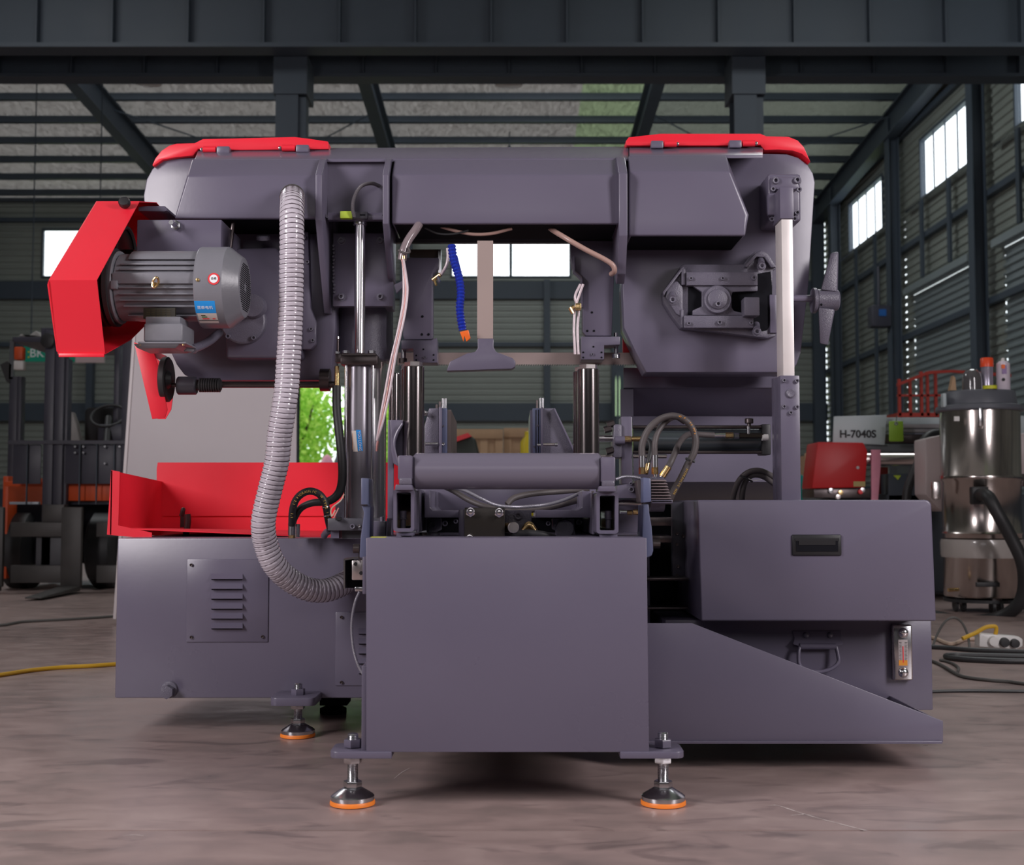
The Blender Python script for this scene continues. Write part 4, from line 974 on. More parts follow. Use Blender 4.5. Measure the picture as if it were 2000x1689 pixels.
# ---- feed roller and its frame -------------------------------------------------
YR = 3.06
rl = mk('feed_roller', hcyl(808, 1173, 920, YR, 35.5, 48, .006), mat('grey_roller_paint', (.15, .136, .18), .3), MC, 'wide grey feed roller')
mk('roller_shaft', hcyl(780, 1198, 920, YR, 9, 20), zinc, rl)
for x0_, x1_, lab in ((777, 805, 0), (1174, 1202, 0)):
    yb = 1 if x0_ > 1000 else 0
    h = mk('bearing_block', B().box(x0_, 889+yb*3, x1_, 937+yb*5, YR-.05, .1), paint, MC, bev=.004)
    mk('weld_bead', B().box(x0_+2, 933+yb*5, x1_-1, 946+yb*4, YR-.052, .08), cast, h, bev=.003)
    mk('block_base', B().loft([P(x0_-4, 946+yb*3, YR-.052), P(x1_-1, 946+yb*3, YR-.052), P(x1_+2, 957+yb*3, YR-.052), P(x0_-6, 957+yb*3, YR-.052)], [v+V((0, .09, 0)) for v in [P(x0_-4, 946+yb*3, YR-.052), P(x1_-1, 946+yb*3, YR-.052), P(x1_+2, 957+yb*3, YR-.052), P(x0_-6, 957+yb*3, YR-.052)]]), paint, h, bev=.002)
def hollow(x0_, y0, x1_, y1, t, Y, dep, nm):
    def rr(ax0, ay0, ax1, ay1, r):
        out = []
        for cx, cy, a0 in ((ax1-r, ay0+r, 90), (ax0+r, ay0+r, 180), (ax0+r, ay1-r, 270), (ax1-r, ay1-r, 360)):
            for k in range(5):
                a = math.radians(a0 - 0 + (22.5*k if False else 22.5*k)); out.append((cx + r*math.cos(a), cy - r*math.sin(a)))
        return out
    # order arcs consistently (counter-clockwise starting at top right)
    def ring(ax0, ay0, ax1, ay1, r):
        o = []
        for cx, cy, a0 in ((ax1-r, ay0+r, 0), (ax0+r, ay0+r, 90), (ax0+r, ay1-r, 180), (ax1-r, ay1-r, 270)):
            for k in range(5):
                a = math.radians(a0+22.5*k); o.append((cx+r*math.cos(a), cy-r*math.sin(a)))
        return o
    O = [P(x, y, Y) for x, y in ring(x0_, y0, x1_, y1, 6)]; I = [P(x, y, Y) for x, y in ring(x0_+t, y0+t, x1_-t, y1-t, 3)]
    b = B(); bm = b.bm; D = V((0, dep, 0))
    vo = [bm.verts.new(v) for v in O]; vi = [bm.verts.new(v) for v in I]; wo = [bm.verts.new(v+D) for v in O]; wi = [bm.verts.new(v+D) for v in I]; n = len(O)
    for k in range(n):
        j = (k+1) % n
        bm.faces.new((vo[k], vo[j], vi[j], vi[k])); bm.faces.new((wo[k], wi[k], wi[j], wo[j])); bm.faces.new((vo[k], wo[k], wo[j], vo[j])); bm.faces.new((vi[k], vi[j], wi[j], wi[k]))
    return mk(nm, b, paint, MC)
YL = 3.03
for x0_, x1_, y0, y1, xb in ((768, 809, 955, 1038, 787.5), (1165, 1208, 961, 1042, 1188)):
    tb_ = hollow(x0_, y0, x1_, y1, 6.5, YL, .62, 'hollow_rail')
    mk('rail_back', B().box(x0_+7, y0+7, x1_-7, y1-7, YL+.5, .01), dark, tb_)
    sgn = 1 if x0_ < 1000 else -1
    mk('height_bolt', B().lathe(P(xb, 1032, YL+.05), (0, 0, 1), [(0, 0), (.0065, 0), (.0065, .022), (.012, .0225), (.012, .024), (.0085, .0245), (.0085, .042), (.006, .043), (0, .043)], 12), cast, tb_)
    mk('rail_foot', B().box(x0_+8, y1+2, x1_-2, y1+8, YL+.01, .05), paint, tb_, bev=.001)
    if sgn > 0:
        mk('rail_web', B().w3(P(x1_, 0, YL).x+.001, YL+.12, P(0, 1040, YL+.1).z, P(x1_, 0, YL).x+.007, YL+.6, P(0, 955, YL+.1).z), paint, tb_, bev=.002)
    else:
        mk('rail_web', B().w3(P(x0_, 0, YL).x-.007, YL+.12, P(0, 1044, YL+.1).z, P(x0_, 0, YL).x-.001, YL+.6, P(0, 961, YL+.1).z), paint, tb_, bev=.002)
lf = mk('left_angle_plate', B().prism([(829, 957), (840, 957), (840, 990), (846, 997), (896, 997), (896, 1011), (829, 1011)], 3.24, .4), paint, MC, bev=.002)
rt = mk('right_angle_plate', B().prism([(1137, 959), (1155, 959), (1155, 1011), (1047, 1011), (1047, 996), (1128, 996), (1137, 990)], 3.24, .4), paint, MC, bev=.002)
mk('cross_plate', B().box(800, 950, 1190, 1000, 3.62, .02), paint, MC, bev=.002, label='grey cross plate behind the roller')
mk('bed_plate', B().box(720, 1046, 1262, 1056, 3.3, .5), paint, MC)
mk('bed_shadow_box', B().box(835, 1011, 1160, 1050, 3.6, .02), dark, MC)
conduit([(868, 950, 3.45), (905, 957, 3.4), (940, 974, 3.37), (972, 987, 3.36), (1010, 990, 3.35), (1045, 988, 3.36), (1075, 984, 3.37), (1105, 975, 3.4), (1140, 960, 3.45)], 3.4, mat('metal_conduit', (.30, .29, .33), .35, .5), 'flexible_conduit', MC)
for pts, r in (([(855, 945, 3.5), (885, 958, 3.46), (915, 976, 3.44), (945, 988, 3.42), (985, 996, 3.42)], 5.5), ([(990, 985, 3.44), (1005, 972, 3.45), (1040, 964, 3.47), (1085, 960, 3.5), (1150, 955, 3.52)], 6), ([(960, 998, 3.46), (1020, 996, 3.46), (1070, 990, 3.47), (1120, 978, 3.5), (1160, 965, 3.52)], 7)):
    mk('bundled_hose', B().tube(pts, R(r, 3.45), 12), rubberg, MC)
mb = mk('manifold_block', B().box(907, 991, 986, 1054, 3.10, .12), mat('oily_black_block', (.035, .03, .026), .3, .5, bump=.2, bscale=60), MC, bev=.002)
for x, y in ((919, 1000), (975, 1001), (917, 1053)): hexb(x, y, 3.10, 9.5, .008, mb, chrome, 'dome_nut', dome=True)
mk('manifold_plate', B().box(896, 995, 907, 1054, 3.12, .12), paint, MC, bev=.001)
vp = mk('valve_plate', B().box(984, 996, 1038, 1054, 3.2, .02), cast, MC, bev=.003)
screw(1012, 1007, 3.2, 6, vp, cast); screw(1012, 1049, 3.2, 6, vp, cast)
mk('fitting', B().cyl(P(984, 1030, 3.16), P(1001, 1030, 3.12), .012, 16), brass, vp); mk('fitting', B().cyl(P(1001, 1030, 3.14), P(1003, 1030, 3.09), .0135, 16, .001), steel, vp)
mk('elbow_fitting', B().tube([(1022, 1036, 3.15), (1033, 1024, 3.15), (1041, 1032, 3.15), (1046, 1040, 3.15)], .008, 10), brass, vp)
mk('hydraulic_hose', B().tube([(1000, 1044, 3.13), (1030, 1041, 3.12), (1060, 1044, 3.12), (1082, 1050, 3.14)], R(7, 3.12), 12), rubber, MC)
cb = mk('cast_bracket', B().prism([(1079, 1012), (1122, 1012), (1122, 1030), (1126, 1054), (1086, 1054), (1086, 1036), (1079, 1034)], 3.3, .06), cast, MC, bev=.003)
mk('cast_boss', B().lathe(P(1103, 1032, 3.3), (0, -1, 0), [(0, 0), (.024, 0), (.022, .02), (0, .022)], 20), cast, cb)
screw(1101, 1015, 3.3, 4, cb, cast)
for x, y, r in ((869, 1022, 5), (1071, 1022, 4), (1131, 1020, 5), (890, 1018, 4)): screw(x, y, 3.5, r, MC, cast, False)
mk('small_bracket', B().prism([(833, 1012), (861, 1012), (861, 1035), (850, 1040), (833, 1040)], 3.35, .05), cast, MC, bev=.003)
screw(845, 1025, 3.35, 6, MC, cast)
mk('dowel', vcyl(790, 1040, 1052, 3.1, 16, 16), paint, MC); mk('dowel', vcyl(850, 1042, 1053, 3.2, 9, 16), cast, MC); mk('dowel', vcyl(826, 1040, 1053, 3.25, 8, 16), dsteel, MC)
mk('thin_channel', B().prism([(755, 1012), (770, 1012), (770, 1014), (758, 1016), (756, 1053), (754, 1053)], 3.15, .1), paint, MC)
mk('side_block', B().box(722, 1018, 754, 1052, 3.2, .1), paint, MC, bev=.003); mk('cap_screw', vcyl(746, 1009, 1020, 3.22, 4, 14), cast, MC)
mk('yellow_tag', B().box(724, 1048.5, 753, 1052, 3.0, .03), yellow, MC)
# curved guard at the left of the roller and the vertical posts
cg = mk('curved_guard', B().prism([(762, 820), (786, 820), (786, 828), (777, 845), (771, 862), (770, 876), (778, 905), (777, 910), (768, 905), (764, 880), (764, 850)], 3.32, .03), paint, MC, bev=.002)
mk('guard_edge', B().tube([(786, 827, 3.31), (775, 845, 3.31), (770, 862, 3.31), (771, 880, 3.31), (778, 905, 3.31)], R(2.2, 3.3), 8), paint, cg)
mk('guard_plate', B().box(772, 830, 787, 890, 3.36, .01), paint, cg)
mk('guide_bar_side', B().box(757, 820, 768, 1050, 3.34, .02), paint, MC, bev=.002)
def vpost(x, y0, rpx, Y, lab, nut=True):
    o = mk('vertical_roller', vcyl(x, y0, 893, Y, rpx, 40, .002), brown, MC, lab)
    if nut: mk('hex_cap', B().lathe(P(x, y0, Y), (0, 0, 1), [(0, 0), (R(rpx*.86, Y), 0), (R(rpx*.86, Y), R(8, Y)), (R(rpx*.8, Y), R(9, Y)), (0, R(9, Y))], 6, .25), steel, o, ang=25)
    return o
vpost(807.5, 716, 21, 3.36, 'dark polished vertical roller post, left front')
vpost(1149, 721, 21.2, 3.36, 'dark polished vertical roller post, right front')
vpost(801, 722, 20, 3.48, 'dark vertical roller post behind the left one'); vpost(1139, 726, 20, 3.48, 'dark vertical roller post behind the right one')
vpost(770, 729, 11, 3.9, 'slim dark post left of the left roller', False)
# vise jaws
vj = mk('vise_jaw', B().prism([(838, 797), (857, 797), (857, 885), (829, 885), (829, 832)], 3.62, .08), cast, MC, 'left cast vise jaw', bev=.003)
mk('jaw_rib', B().box(857, 795, 863, 890, 3.60, .1), paint, vj, bev=.001)
mk('jaw_plate', B().loft([P(863, 797, 3.61), P(873, 797, 3.61), P(873, 890, 3.61), P(863, 890, 3.61)], [V((P(863, 0, 3.61).x, 4.0, P(0, 797, 3.61).z)), V((P(873, 0, 3.61).x, 4.0, P(0, 797, 3.61).z)), V((P(873, 0, 3.61).x, 4.0, P(0, 890, 3.61).z)), V((P(863, 0, 3.61).x, 4.0, P(0, 890, 3.61).z))]), bluep, vj, bev=.002)
mk('jaw_face', B().loft([P(874, 800, 3.64), P(881, 800, 3.64), P(881, 890, 3.64), P(874, 890, 3.64)], [V((v.x, 4.02, v.z-.0)) for v in (P(874, 808, 3.64), P(881, 808, 3.64), P(881, 890, 3.64), P(874, 890, 3.64))]), mat('worn_steel_face', (.20, .16, .15), .45, .6, var=.2, vscale=15), vj)
mk('jaw_rod', hcyl(830, 856, 867, 3.6, 3.6, 14, .001), zinc, vj); screw(866, 832, 3.61, 2, vj, cast, False); screw(866, 867, 3.61, 3, vj, zinc, False)
hexb(831, 807, 3.62, 5, .02, vj, zinc, 'stop_bolt')
for x, y0, m_ in ((865, 778, zinc), (870.5, 778, zinc), (859, 784, dsteel), (853, 790, dsteel)): mk('jaw_pin', vcyl(x, y0, 797, 3.68, 2.6, 12), m_, vj)
vk = mk('vise_jaw', B().prism([(1059, 797), (1083, 797), (1127, 890), (1059, 890)], 3.62, .03), cast, MC, 'right cast vise jaw with a sloping rib', bev=.003)
mk('jaw_rib', B().box(1056, 795, 1060.5, 890, 3.6, .1), paint, vk, bev=.001)
mk('rib_edge', B().prism([(1081, 797), (1084, 797), (1128, 890), (1124, 890)], 3.60, .05), paint, vk, bev=.001)
mk('jaw_plate', B().loft([P(1040, 797, 3.61), P(1056, 797, 3.61), P(1056, 890, 3.61), P(1040, 890, 3.61)], [V((x, 4.0, z)) for x, z in ((P(1040, 0, 3.61).x, P(0, 797, 3.61).z), (P(1056, 0, 3.61).x, P(0, 797, 3.61).z), (P(1056, 0, 3.61).x, P(0, 890, 3.61).z), (P(1040, 0, 3.61).x, P(0, 890, 3.61).z))]), bluep, vk, bev=.002)
mk('jaw_face', B().box(1035.5, 801, 1039.5, 890, 3.63, .35), paint, vk)
for x in (1046, 1051): mk('jaw_seam', B().box(x, 800, x+1, 888, 3.6085, .002), dark, vk)
mk('jaw_rod', hcyl(1049, 1056, 869, 3.58, 3, 12), zinc, vk); mk('jaw_rod', hcyl(1061, 1085, 868, 3.58, 3.2, 14), steel, vk); mk('rod_collar', hcyl(1084, 1089, 868, 3.58, 4, 14), zinc, vk)
screw(1050, 831, 3.61, 2, vk, cast, False); screw(1043, 872, 3.61, 2, vk, cast, False)
for x, y0 in ((1049, 781), (1055, 777), (1060.5, 777)): mk('jaw_pin', vcyl(x, y0, 797, 3.68, 2.4, 12), zinc if y0 == 777 else dsteel, vk)

# ---- blade, guide arms, pressing shoe -----------------------------------------------
YBL = 4.22
bl = B(); x0_, x1_ = 850, 1262
z0, z1 = P(1000, 711, YBL).z, P(1000, 688.5, YBL).z
bl.w3(P(780, 0, YBL).x, YBL, z0, P(1262, 0, YBL).x, YBL+.0013, z1)
bd = mk('saw_blade', bl, mat('worn_blade_steel', (.46, .36, .34), .42, .85, var=.12, vscale=10), MC, 'toothed band saw blade')
tb = B(); xa = P(780, 0, YBL).x; xb = P(1262, 0, YBL).x; k = 0; pt = .0078
while xa + (k+1)*pt < xb:
    x = xa + k*pt; tb.loft([V((x, YBL, z0)), V((x+pt*.95, YBL, z0)), V((x+pt*.15, YBL, z0-.006))], [V((x, YBL+.0013, z0)), V((x+pt*.95, YBL+.0013, z0)), V((x+pt*.15, YBL+.0013, z0-.006))]); k += 1
mk('blade_teeth', tb, mat('tooth_steel', (.35, .3, .28), .35, .9), bd, kind='stuff')
YG_ = 4.12
ga = mk('guide_arm', B().prism([(790, 503), (857, 503), (857, 522), (845, 535), (845, 660), (842, 663), (790, 663), (787, 655)], YG_, .06), paint, MC, 'left blade guide arm', bev=.003)
mk('arm_side_plate', B().prism([(856, 487), (861, 487), (861, 533), (856, 533)], YG_+.02, .05), zinc, ga)
gb = mk('guide_block', B().prism([(784, 664), (843, 664), (853, 659), (854, 708), (808, 708), (807, 681), (784, 681)], YG_-.03, .09), paint, MC, bev=.002)
for x, y in ((825, 618), (824, 653), (837, 653)): mk('pin_hole', B().lathe(P(x, y, YG_-.001), (0, -1, 0), [(R(2.5, YG_), 0), (R(2.5, YG_), .0006), (0, .0006)], 10), dark, ga)
for x, y in ((827, 682), (813, 694), (813, 703), (847, 693), (847, 703)): mk('pin_hole', B().lathe(P(x, y, YG_-.031), (0, -1, 0), [(R(1.8, YG_), 0), (R(1.8, YG_), .0006), (0, .0006)], 10), dark, gb)
screw(830, 698, YG_-.03, 3, gb, cast, True)
mk('guide_pin', vcyl(788, 681, 702, YG_+.02, 5, 14), zinc, gb); mk('guide_bearing', vcyl(787, 700, 709, YG_+.02, 8, 18), dsteel, gb)
gr = mk('guide_arm', B().prism([(1114, 470), (1200, 470), (1200, 520), (1195, 656), (1144, 656), (1138, 648), (1137, 540), (1118, 525), (1114, 500)], YG_, .06), paint, MC, 'right blade guide arm', bev=.003)
mk('arm_side_plate', B().prism([(1119, 500), (1123, 500), (1123, 530), (1138, 545), (1138, 600), (1134, 600), (1134, 547), (1119, 533)], YG_-.02, .02), paint, gr, bev=.001)
gc = mk('guide_block', B().prism([(1135, 657), (1211, 657), (1211, 673), (1180, 674), (1180, 702), (1135, 702)], YG_-.03, .09), paint, MC, bev=.002)
for x, y in ((1156, 610), (1147, 646), (1160, 646)): mk('pin_hole', B().lathe(P(x, y, YG_-.001), (0, -1, 0), [(R(2.3, YG_), 0), (R(2.3, YG_), .0006), (0, .0006)], 10), dark, gr)
for x, y in ((1159, 677), (1139, 688), (1139, 698), (1175, 688), (1175, 698)): mk('pin_hole', B().lathe(P(x, y, YG_-.031), (0, -1, 0), [(R(1.8, YG_), 0), (R(1.8, YG_), .0006), (0, .0006)], 10), dark, gc)
screw(1157, 692, YG_-.03, 3, gc, cast, True)
mk('guide_pin', vcyl(1203, 650, 695, YG_+.02, 4, 14), zinc, gc); mk('guide_bearing', vcyl(1203, 691, 700, YG_+.02, 8, 18, .001), zinc, gc)
mk('oily_block', B().box(800, 487, 857, 503, YG_+.03, .1), mat('brown_rust_bracket', (.06, .04, .03), .5), MC)
sh = mk('pressing_bar', B().box(932, 470, 963, 661, 3.86, .03), mat('tan_steel_bar', (.46, .36, .33), .45, .6, var=.05, vscale=4), MC, 'tan steel bar hanging under the bow')
mk('pressing_shoe', B().prism([(933, 661), (964, 661), (964, 678), (969, 687), (1001, 699), (1007, 706), (1006, 716), (999, 720), (872, 724), (879, 706), (912, 690), (928, 687), (933, 680)], 3.84, .05), paint, sh, 'grey T shaped pressing shoe', bev=.002)
# blue segmented coolant hose
q = resample(spline([P(x, y, 3.84) for x, y in ((882, 478), (886, 508), (893, 530), (898, 550), (900, 575), (898, 600), (900, 622), (904, 646))], 10), .0052)
ch = mk('coolant_hose', B().sweep(q, lambda t: .0125*(1.08 if round(t*(len(q)-1)) % 2 else .82), 14), bluel, MC, 'blue segmented coolant hose with an orange nozzle')
mk('nozzle', B().loft([P(898, 648, 3.825), P(915, 644, 3.825), P(919, 660, 3.83), P(911, 667, 3.83), P(907, 656, 3.83), P(905, 667, 3.83)], [v+V((0, .016, 0)) for v in [P(898, 648, 3.825), P(915, 644, 3.825), P(919, 660, 3.83), P(911, 667, 3.83), P(907, 656, 3.83), P(905, 667, 3.83)]]), orange, ch, 'orange nozzle', bev=.002)
q2 = resample(spline([P(x, y, 3.88) for x, y in ((888, 500), (893, 520), (899, 545))], 8), .0052)
mk('hose_branch', B().sweep(q2, lambda t: .009, 10), bluel, ch)
c1 = mk('coolant_tube', B().tube([(874, 485, 3.87), (875, 500, 3.87), (872, 518, 3.87), (862, 535, 3.87), (852, 544, 3.87)], R(3.2, 3.87), 10), pvc, MC)
mk('brass_fitting', B().cyl(P(845, 547, 3.86), P(860, 536, 3.85), .0075, 12, .001), brass, c1); mk('brass_fitting', B().cyl(P(848, 545, 3.84), P(852, 557, 3.83), .004, 8), brass, c1); mk('brass_fitting', B().cyl(P(855, 541, 3.84), P(858, 551, 3.83), .004, 8), zinc, c1)
for dx in (0, 7): 
    t_ = mk('coolant_tube', B().tube([(1139-dx*.8, 555, 3.86), (1130-dx, 580, 3.86), (1123+dx, 605, 3.86), (1121+dx, 640, 3.86), (1122+dx, 670+dx*1.5, 3.86), (1123+dx, 692, 3.86)], R(2.7, 3.86), 10), pvc, MC)
mk('brass_fitting', B().cyl(P(1112, 606, 3.845), P(1122, 598, 3.845), .006, 10), brass, t_); mk('brass_fitting', B().box(1124, 592, 1135, 605, 3.84, .02), brass, t_, bev=.001); mk('brass_fitting', B().cyl(P(1113, 601, 3.84), P(1119, 612, 3.84), .005, 8), brass, t_)
mk('tan_tube', B().tube([(1070, 442, 3.95), (1082, 451, 3.9), (1110, 468, 3.86), (1145, 488, 3.85), (1180, 506, 3.85), (1197, 518, 3.85), (1200, 530, 3.86), (1194, 535, 3.89)], R(5.2, 3.86), 12), tanp, MC)
mk('sagging_tube', B().tube([(855, 440, 3.9), (880, 448, 3.9), (920, 457, 3.9), (960, 456, 3.9), (1000, 446, 3.9)], R(3.4, 3.9), 10), tanp, MC); mk('black_cable', B().tube([(830, 445, 3.89), (855, 456, 3.89), (885, 457, 3.89), (915, 450, 3.89)], R(2, 3.9), 8), rubber, MC)
ct = mk('coolant_sleeve', B().tube([(822, 432, 3.88), (812, 448, 3.84), (798, 468, 3.82), (789, 488, 3.81), (785, 508, 3.81)], R(8.5, 3.82), 14), mat('smoky_sleeve', (.24, .19, .2), .2, coat=.5), MC)
mk('cable_tie', B().tube([(778, 489, 3.79), (790, 494, 3.78), (800, 492, 3.79), (797, 483, 3.8)], .0035, 8), rubberg, ct)
mk('brass_fitting', B().cyl(P(788, 500, 3.8), P(788, 508, 3.8), .007, 10), brass, ct)
for pts, mm, r in (([(785, 505, 3.80), (790, 530, 3.79), (793, 565, 3.78), (789, 605, 3.77), (780, 650, 3.76), (768, 705, 3.76), (757, 765, 3.76), (745, 825, 3.76), (738, 862, 3.78), (736, 880, 3.8)], pinkt, 2.4),
        ([(788, 506, 3.79), (792, 530, 3.77), (796, 565, 3.76), (792, 605, 3.755), (783, 650, 3.75), (772, 700, 3.75), (761, 765, 3.75), (750, 815, 3.75), (741, 848, 3.76), (736, 870, 3.8)], pvc, 2.4),
        ([(786, 506, 3.80), (788, 540, 3.8), (787, 590, 3.79), (776, 650, 3.78), (763, 705, 3.78), (752, 765, 3.78), (742, 820, 3.78), (736, 860, 3.79)], pvc, 2.2)):
    mk('coolant_tube', B().tube(pts, R(r, 3.77), 10), mm, MC)
mk('sleeve_bracket', B().prism([(770, 556), (787, 548), (787, 560), (774, 572)], 3.95, .02), paint, MC)

# ---- right side: guide post, chrome bar -------------------------------------------
X0 = P(1525, 850, 3.80).x; X1 = P(1563, 850, 3.80).x
gp = mk('guide_post', B().w3(X0, 3.80, P(0, 975, 3.80).z-.01, X1, 3.90, P(0, 733, 3.80).z), paint, MC, 'tall box post holding the slide bar', bev=.0025)
mk('post_back', B().w3(X0-.004, 3.88, P(0, 975, 3.80).z-.01, X0, 3.905, P(0, 733, 3.8).z), paint, gp)
for x, y in ((1531, 743), (1556, 744), (1531, 794), (1556, 795), (1544, 806)): screw(x, y, 3.80, 4, gp, cast, False)
mk('round_plug', B().lathe(P(1544, 768, 3.80), (0, -1, 0), [(R(9, 3.8), 0), (R(9, 3.8), .004), (R(7, 3.8), .006), (0, .004)], 20), cast, gp)
XA2 = P(1528, 580, 3.82).x; XB2 = P(1550, 580, 3.82).x
sb_ = mk('slide_bar', B().w3(XA2, 3.82, P(0, 760, 3.82).z, XB2, 3.91, P(0, 428, 3.82).z), ground, MC, 'bright ground steel slide bar', bev=.0015)
bk = mk('bar_bracket', B().box(1500, 339, 1564, 432, 3.93, .14), paint, MC, bev=.008, seg=3, label='bracket clamping the slide bar to the right housing')
mk('bracket_head', B().box(1505, 345, 1560, 370, 3.90, .03), paint, bk, bev=.006)
mk('clamp_bar', B().w3(XA2-.004, 3.818, P(0, 427, 3.82).z, XB2+.0035, 3.93, P(0, 366, 3.82).z), paint, bk, bev=.002)
mk('bracket_web', B().box(1500, 376, 1524, 420, 3.90, .03), paint, bk, bev=.008)
for x, y, r in ((1514, 354, 7), (1556, 353, 7), (1509, 370, 5), (1560, 371, 5), (1505, 417, 5), (1507, 429, 5), (1556, 416, 5), (1551, 428, 5)): screw(x, y, 3.905 if y < 380 else 3.92, r, bk, cast)
# ---- blade tension mechanism on right housing ----------------------------------------
YQ = 4.02
tm = mk('tension_carrier', B().prism([(1294, 570), (1330, 519), (1336, 516), (1452, 516), (1464, 500), (1475, 491), (1487, 489), (1499, 494), (1518, 523), (1510, 528), (1507, 640), (1516, 656), (1500, 660), (1330, 640), (1312, 616), (1296, 590)], YQ, .05), cast, MC, 'blade tension slide carrier', bev=.003)
mk('carrier_window_shade', B().prism([(1344, 558), (1505, 530), (1508, 560), (1508, 625), (1498, 645), (1476, 650), (1470, 640), (1344, 614)], YQ-.002, .004), dark, tm)  # flush black sheet stands in for the shaded opening
mk('carrier_rib', B().prism([(1294, 570), (1331, 522), (1336, 520), (1336, 524), (1300, 571), (1297, 578)], YQ-.02, .02), cast, tm, bev=.002)
mk('carrier_lug', B().prism([(1455, 520), (1476, 493), (1488, 489), (1499, 495), (1516, 522), (1506, 522), (1493, 502), (1478, 501), (1460, 522)], YQ-.022, .022), cast, tm, bev=.002)
mk('left_lug', B().prism([(1304, 558), (1322, 548), (1334, 560), (1334, 608), (1330, 618), (1320, 612), (1300, 580)], YQ-.015, .015), cast, tm, bev=.004)
mk('upper_gib', B().box(1341, 531, 1480, 557, YQ-.03, .03), cast, tm, bev=.002); mk('lower_gib', B().box(1336, 616, 1472, 640, YQ-.03, .03), cast, tm, bev=.002)
mk('gib_post', B().box(1331, 524, 1339, 556, YQ-.02, .02), cast, tm, bev=.002); mk('gib_post', B().box(1330, 604, 1335, 640, YQ-.02, .02), cast, tm, bev=.002)
mk('slider_body', B().prism([(1353, 558), (1480, 558), (1480, 568), (1431, 570), (1429, 577), (1429, 600), (1434, 607), (1455, 612), (1455, 616), (1353, 615), (1353, 606), (1371, 598), (1371, 570)], YQ-.02, .018), cast, tm, bev=.002)
hb = mk('slider_hub', B().lathe(P(1400, 586, YQ-.02), (0, -1, 0), [(0, 0), (R(28, YQ), 0), (R(28, YQ), .012), (R(26, YQ), .016), (R(20, YQ), .016), (R(19, YQ), .022), (R(17, YQ), .024), (0, .022)], 40), cast, tm)
screw(1402, 594, YQ-.042, 6, tm, cast)
mk('slider_block', B().box(1454, 580, 1484, 616, YQ-.07, .06), cast, tm, bev=.003)
for x, y, r in ((1349, 544, 4), (1411, 544, 4), (1472, 543, 5), (1345, 632, 4), (1405, 630, 5), (1467, 631, 4)): screw(x, y, YQ-.03, r, tm, cast)
for x, y in ((1487, 520), (1313, 586), (1478, 648)): 
    mk('long_bolt', B().cyl(P(x-1, y-14, YQ), P(x, y-4, YQ-.03), R(7, YQ), 14), cast, tm); screw(x, y, YQ-.02, 7, tm, cast)
mk('side_strip', B().box(1504, 575, 1518, 650, YQ-.01, .03), paint, MC, bev=.002)
mk('lift_lug', B().cyl(P(1373, 468, 4.05), P(1388, 480, 4.02), .006, 10), cast, MC)
YHW = 4.0
hw = mk('hand_wheel', hcyl(1593, 1637, 586, YHW, 22, 32, .004, r2=21), cast, MC, 'grey star handwheel at the far right end of the bow')
mk('hub_collar', hcyl(1586, 1594, 587, YHW, 25, 32, .002), cast, hw)
mk('shaft', hcyl(1540, 1588, 583, YHW, 7, 20), paint, hw)
mk('spoke', B().loft([P(1603, 566, YHW-.03), P(1636, 570, YHW-.03), P(1636, 570, YHW+.03), P(1603, 566, YHW+.03)], [P(1622, 494, YHW-.014), P(1638, 491, YHW-.014), P(1638, 491, YHW+.014), P(1622, 494, YHW+.014)]), cast, hw, bev=.006)
mk('spoke', B().loft([P(1598, 600, YHW-.03), P(1631, 604, YHW-.03), P(1631, 604, YHW+.03), P(1598, 600, YHW+.03)], [P(1601, 671, YHW-.014), P(1617, 674, YHW-.014), P(1617, 674, YHW+.014), P(1601, 671, YHW+.014)]), cast, hw, bev=.006)
for a in (60, 300):   # spokes turned towards and away from the viewer
    d = V((0, math.sin(math.radians(90)), 0)); sgn = 1 if a < 180 else -1
    cH = P(1615, 586, YHW); e = cH + V((.02, sgn*.13, sgn*.0))
    if sgn > 0: mk('spoke', B().cyl(cH, e, .022, 12, .003, .012), cast, hw)
mk('hub_screw', B().lathe(P(1604, 595, YHW-R(21.5, YHW)), (0, -1, 0), [(.004, 0), (.004, .001), (0, .001)], 8), dark, hw)

# ---- right rear: folded sheet panels, clamp cylinder, hoses ----------------------------
x0_, x1_ = P(1211, 0, 4.36).x, P(1516, 0, 4.36).x
def strip(y0, Y0, y1, Y1, nm='splash_panel', xa=None):
    a = x0_ if xa is None else P(xa, 0, 4.36).x
    A = [V((a, Y0, zof(y0, Y0))), V((x1_, Y0, zof(y0, Y0))), V((x1_, Y1, zof(y1, Y1))), V((a, Y1, zof(y1, Y1)))]
    return mk(nm, B().loft(A, [v+V((0, .004, 0)) for v in A]), paint, MC)
strip(718, 4.30, 757, 4.296); strip(757, 4.30, 812, 4.42); strip(812, 4.424, 941, 4.38, xa=1234); strip(941, 4.38, 985, 4.5, xa=1234)
mk('end_plate', B().box(1212, 760, 1237, 820, 4.3, .01), paint, MC)
YCY = 4.02
cy = mk('clamp_cylinder', hcyl(1236, 1492, 860, YCY, 23, 36), mat('dark_cylinder_barrel', (.085, .10, .11), .25, .6), MC, 'horizontal hydraulic clamp cylinder')
mk('end_cap', B().box(1488, 828, 1506, 888, YCY-.04, .08), rubber, cy, bev=.004); 
for y in (834, 883): mk('tie_rod', hcyl(1236, 1490, y, YCY-.03, 3.5, 12), dsteel, cy)
mk('front_cap', B().box(1214, 813, 1235, 945, YCY-.06, .1), paint, cy, bev=.003)
mk('cap_boss', B().box(1198, 828, 1215, 894, YCY-.07, .1), cast, cy, bev=.006)
mk('piston_rod', hcyl(1122, 1202, 856, YCY-.04, 6.5, 20), chrome, cy); mk('guide_rod', hcyl(1236, 1302, 891, YCY-.06, 3.8, 14, .001), steel, cy)
mk('guide_rod', hcyl(1110, 1200, 891, YCY-.04, 3.5, 14), steel, cy)
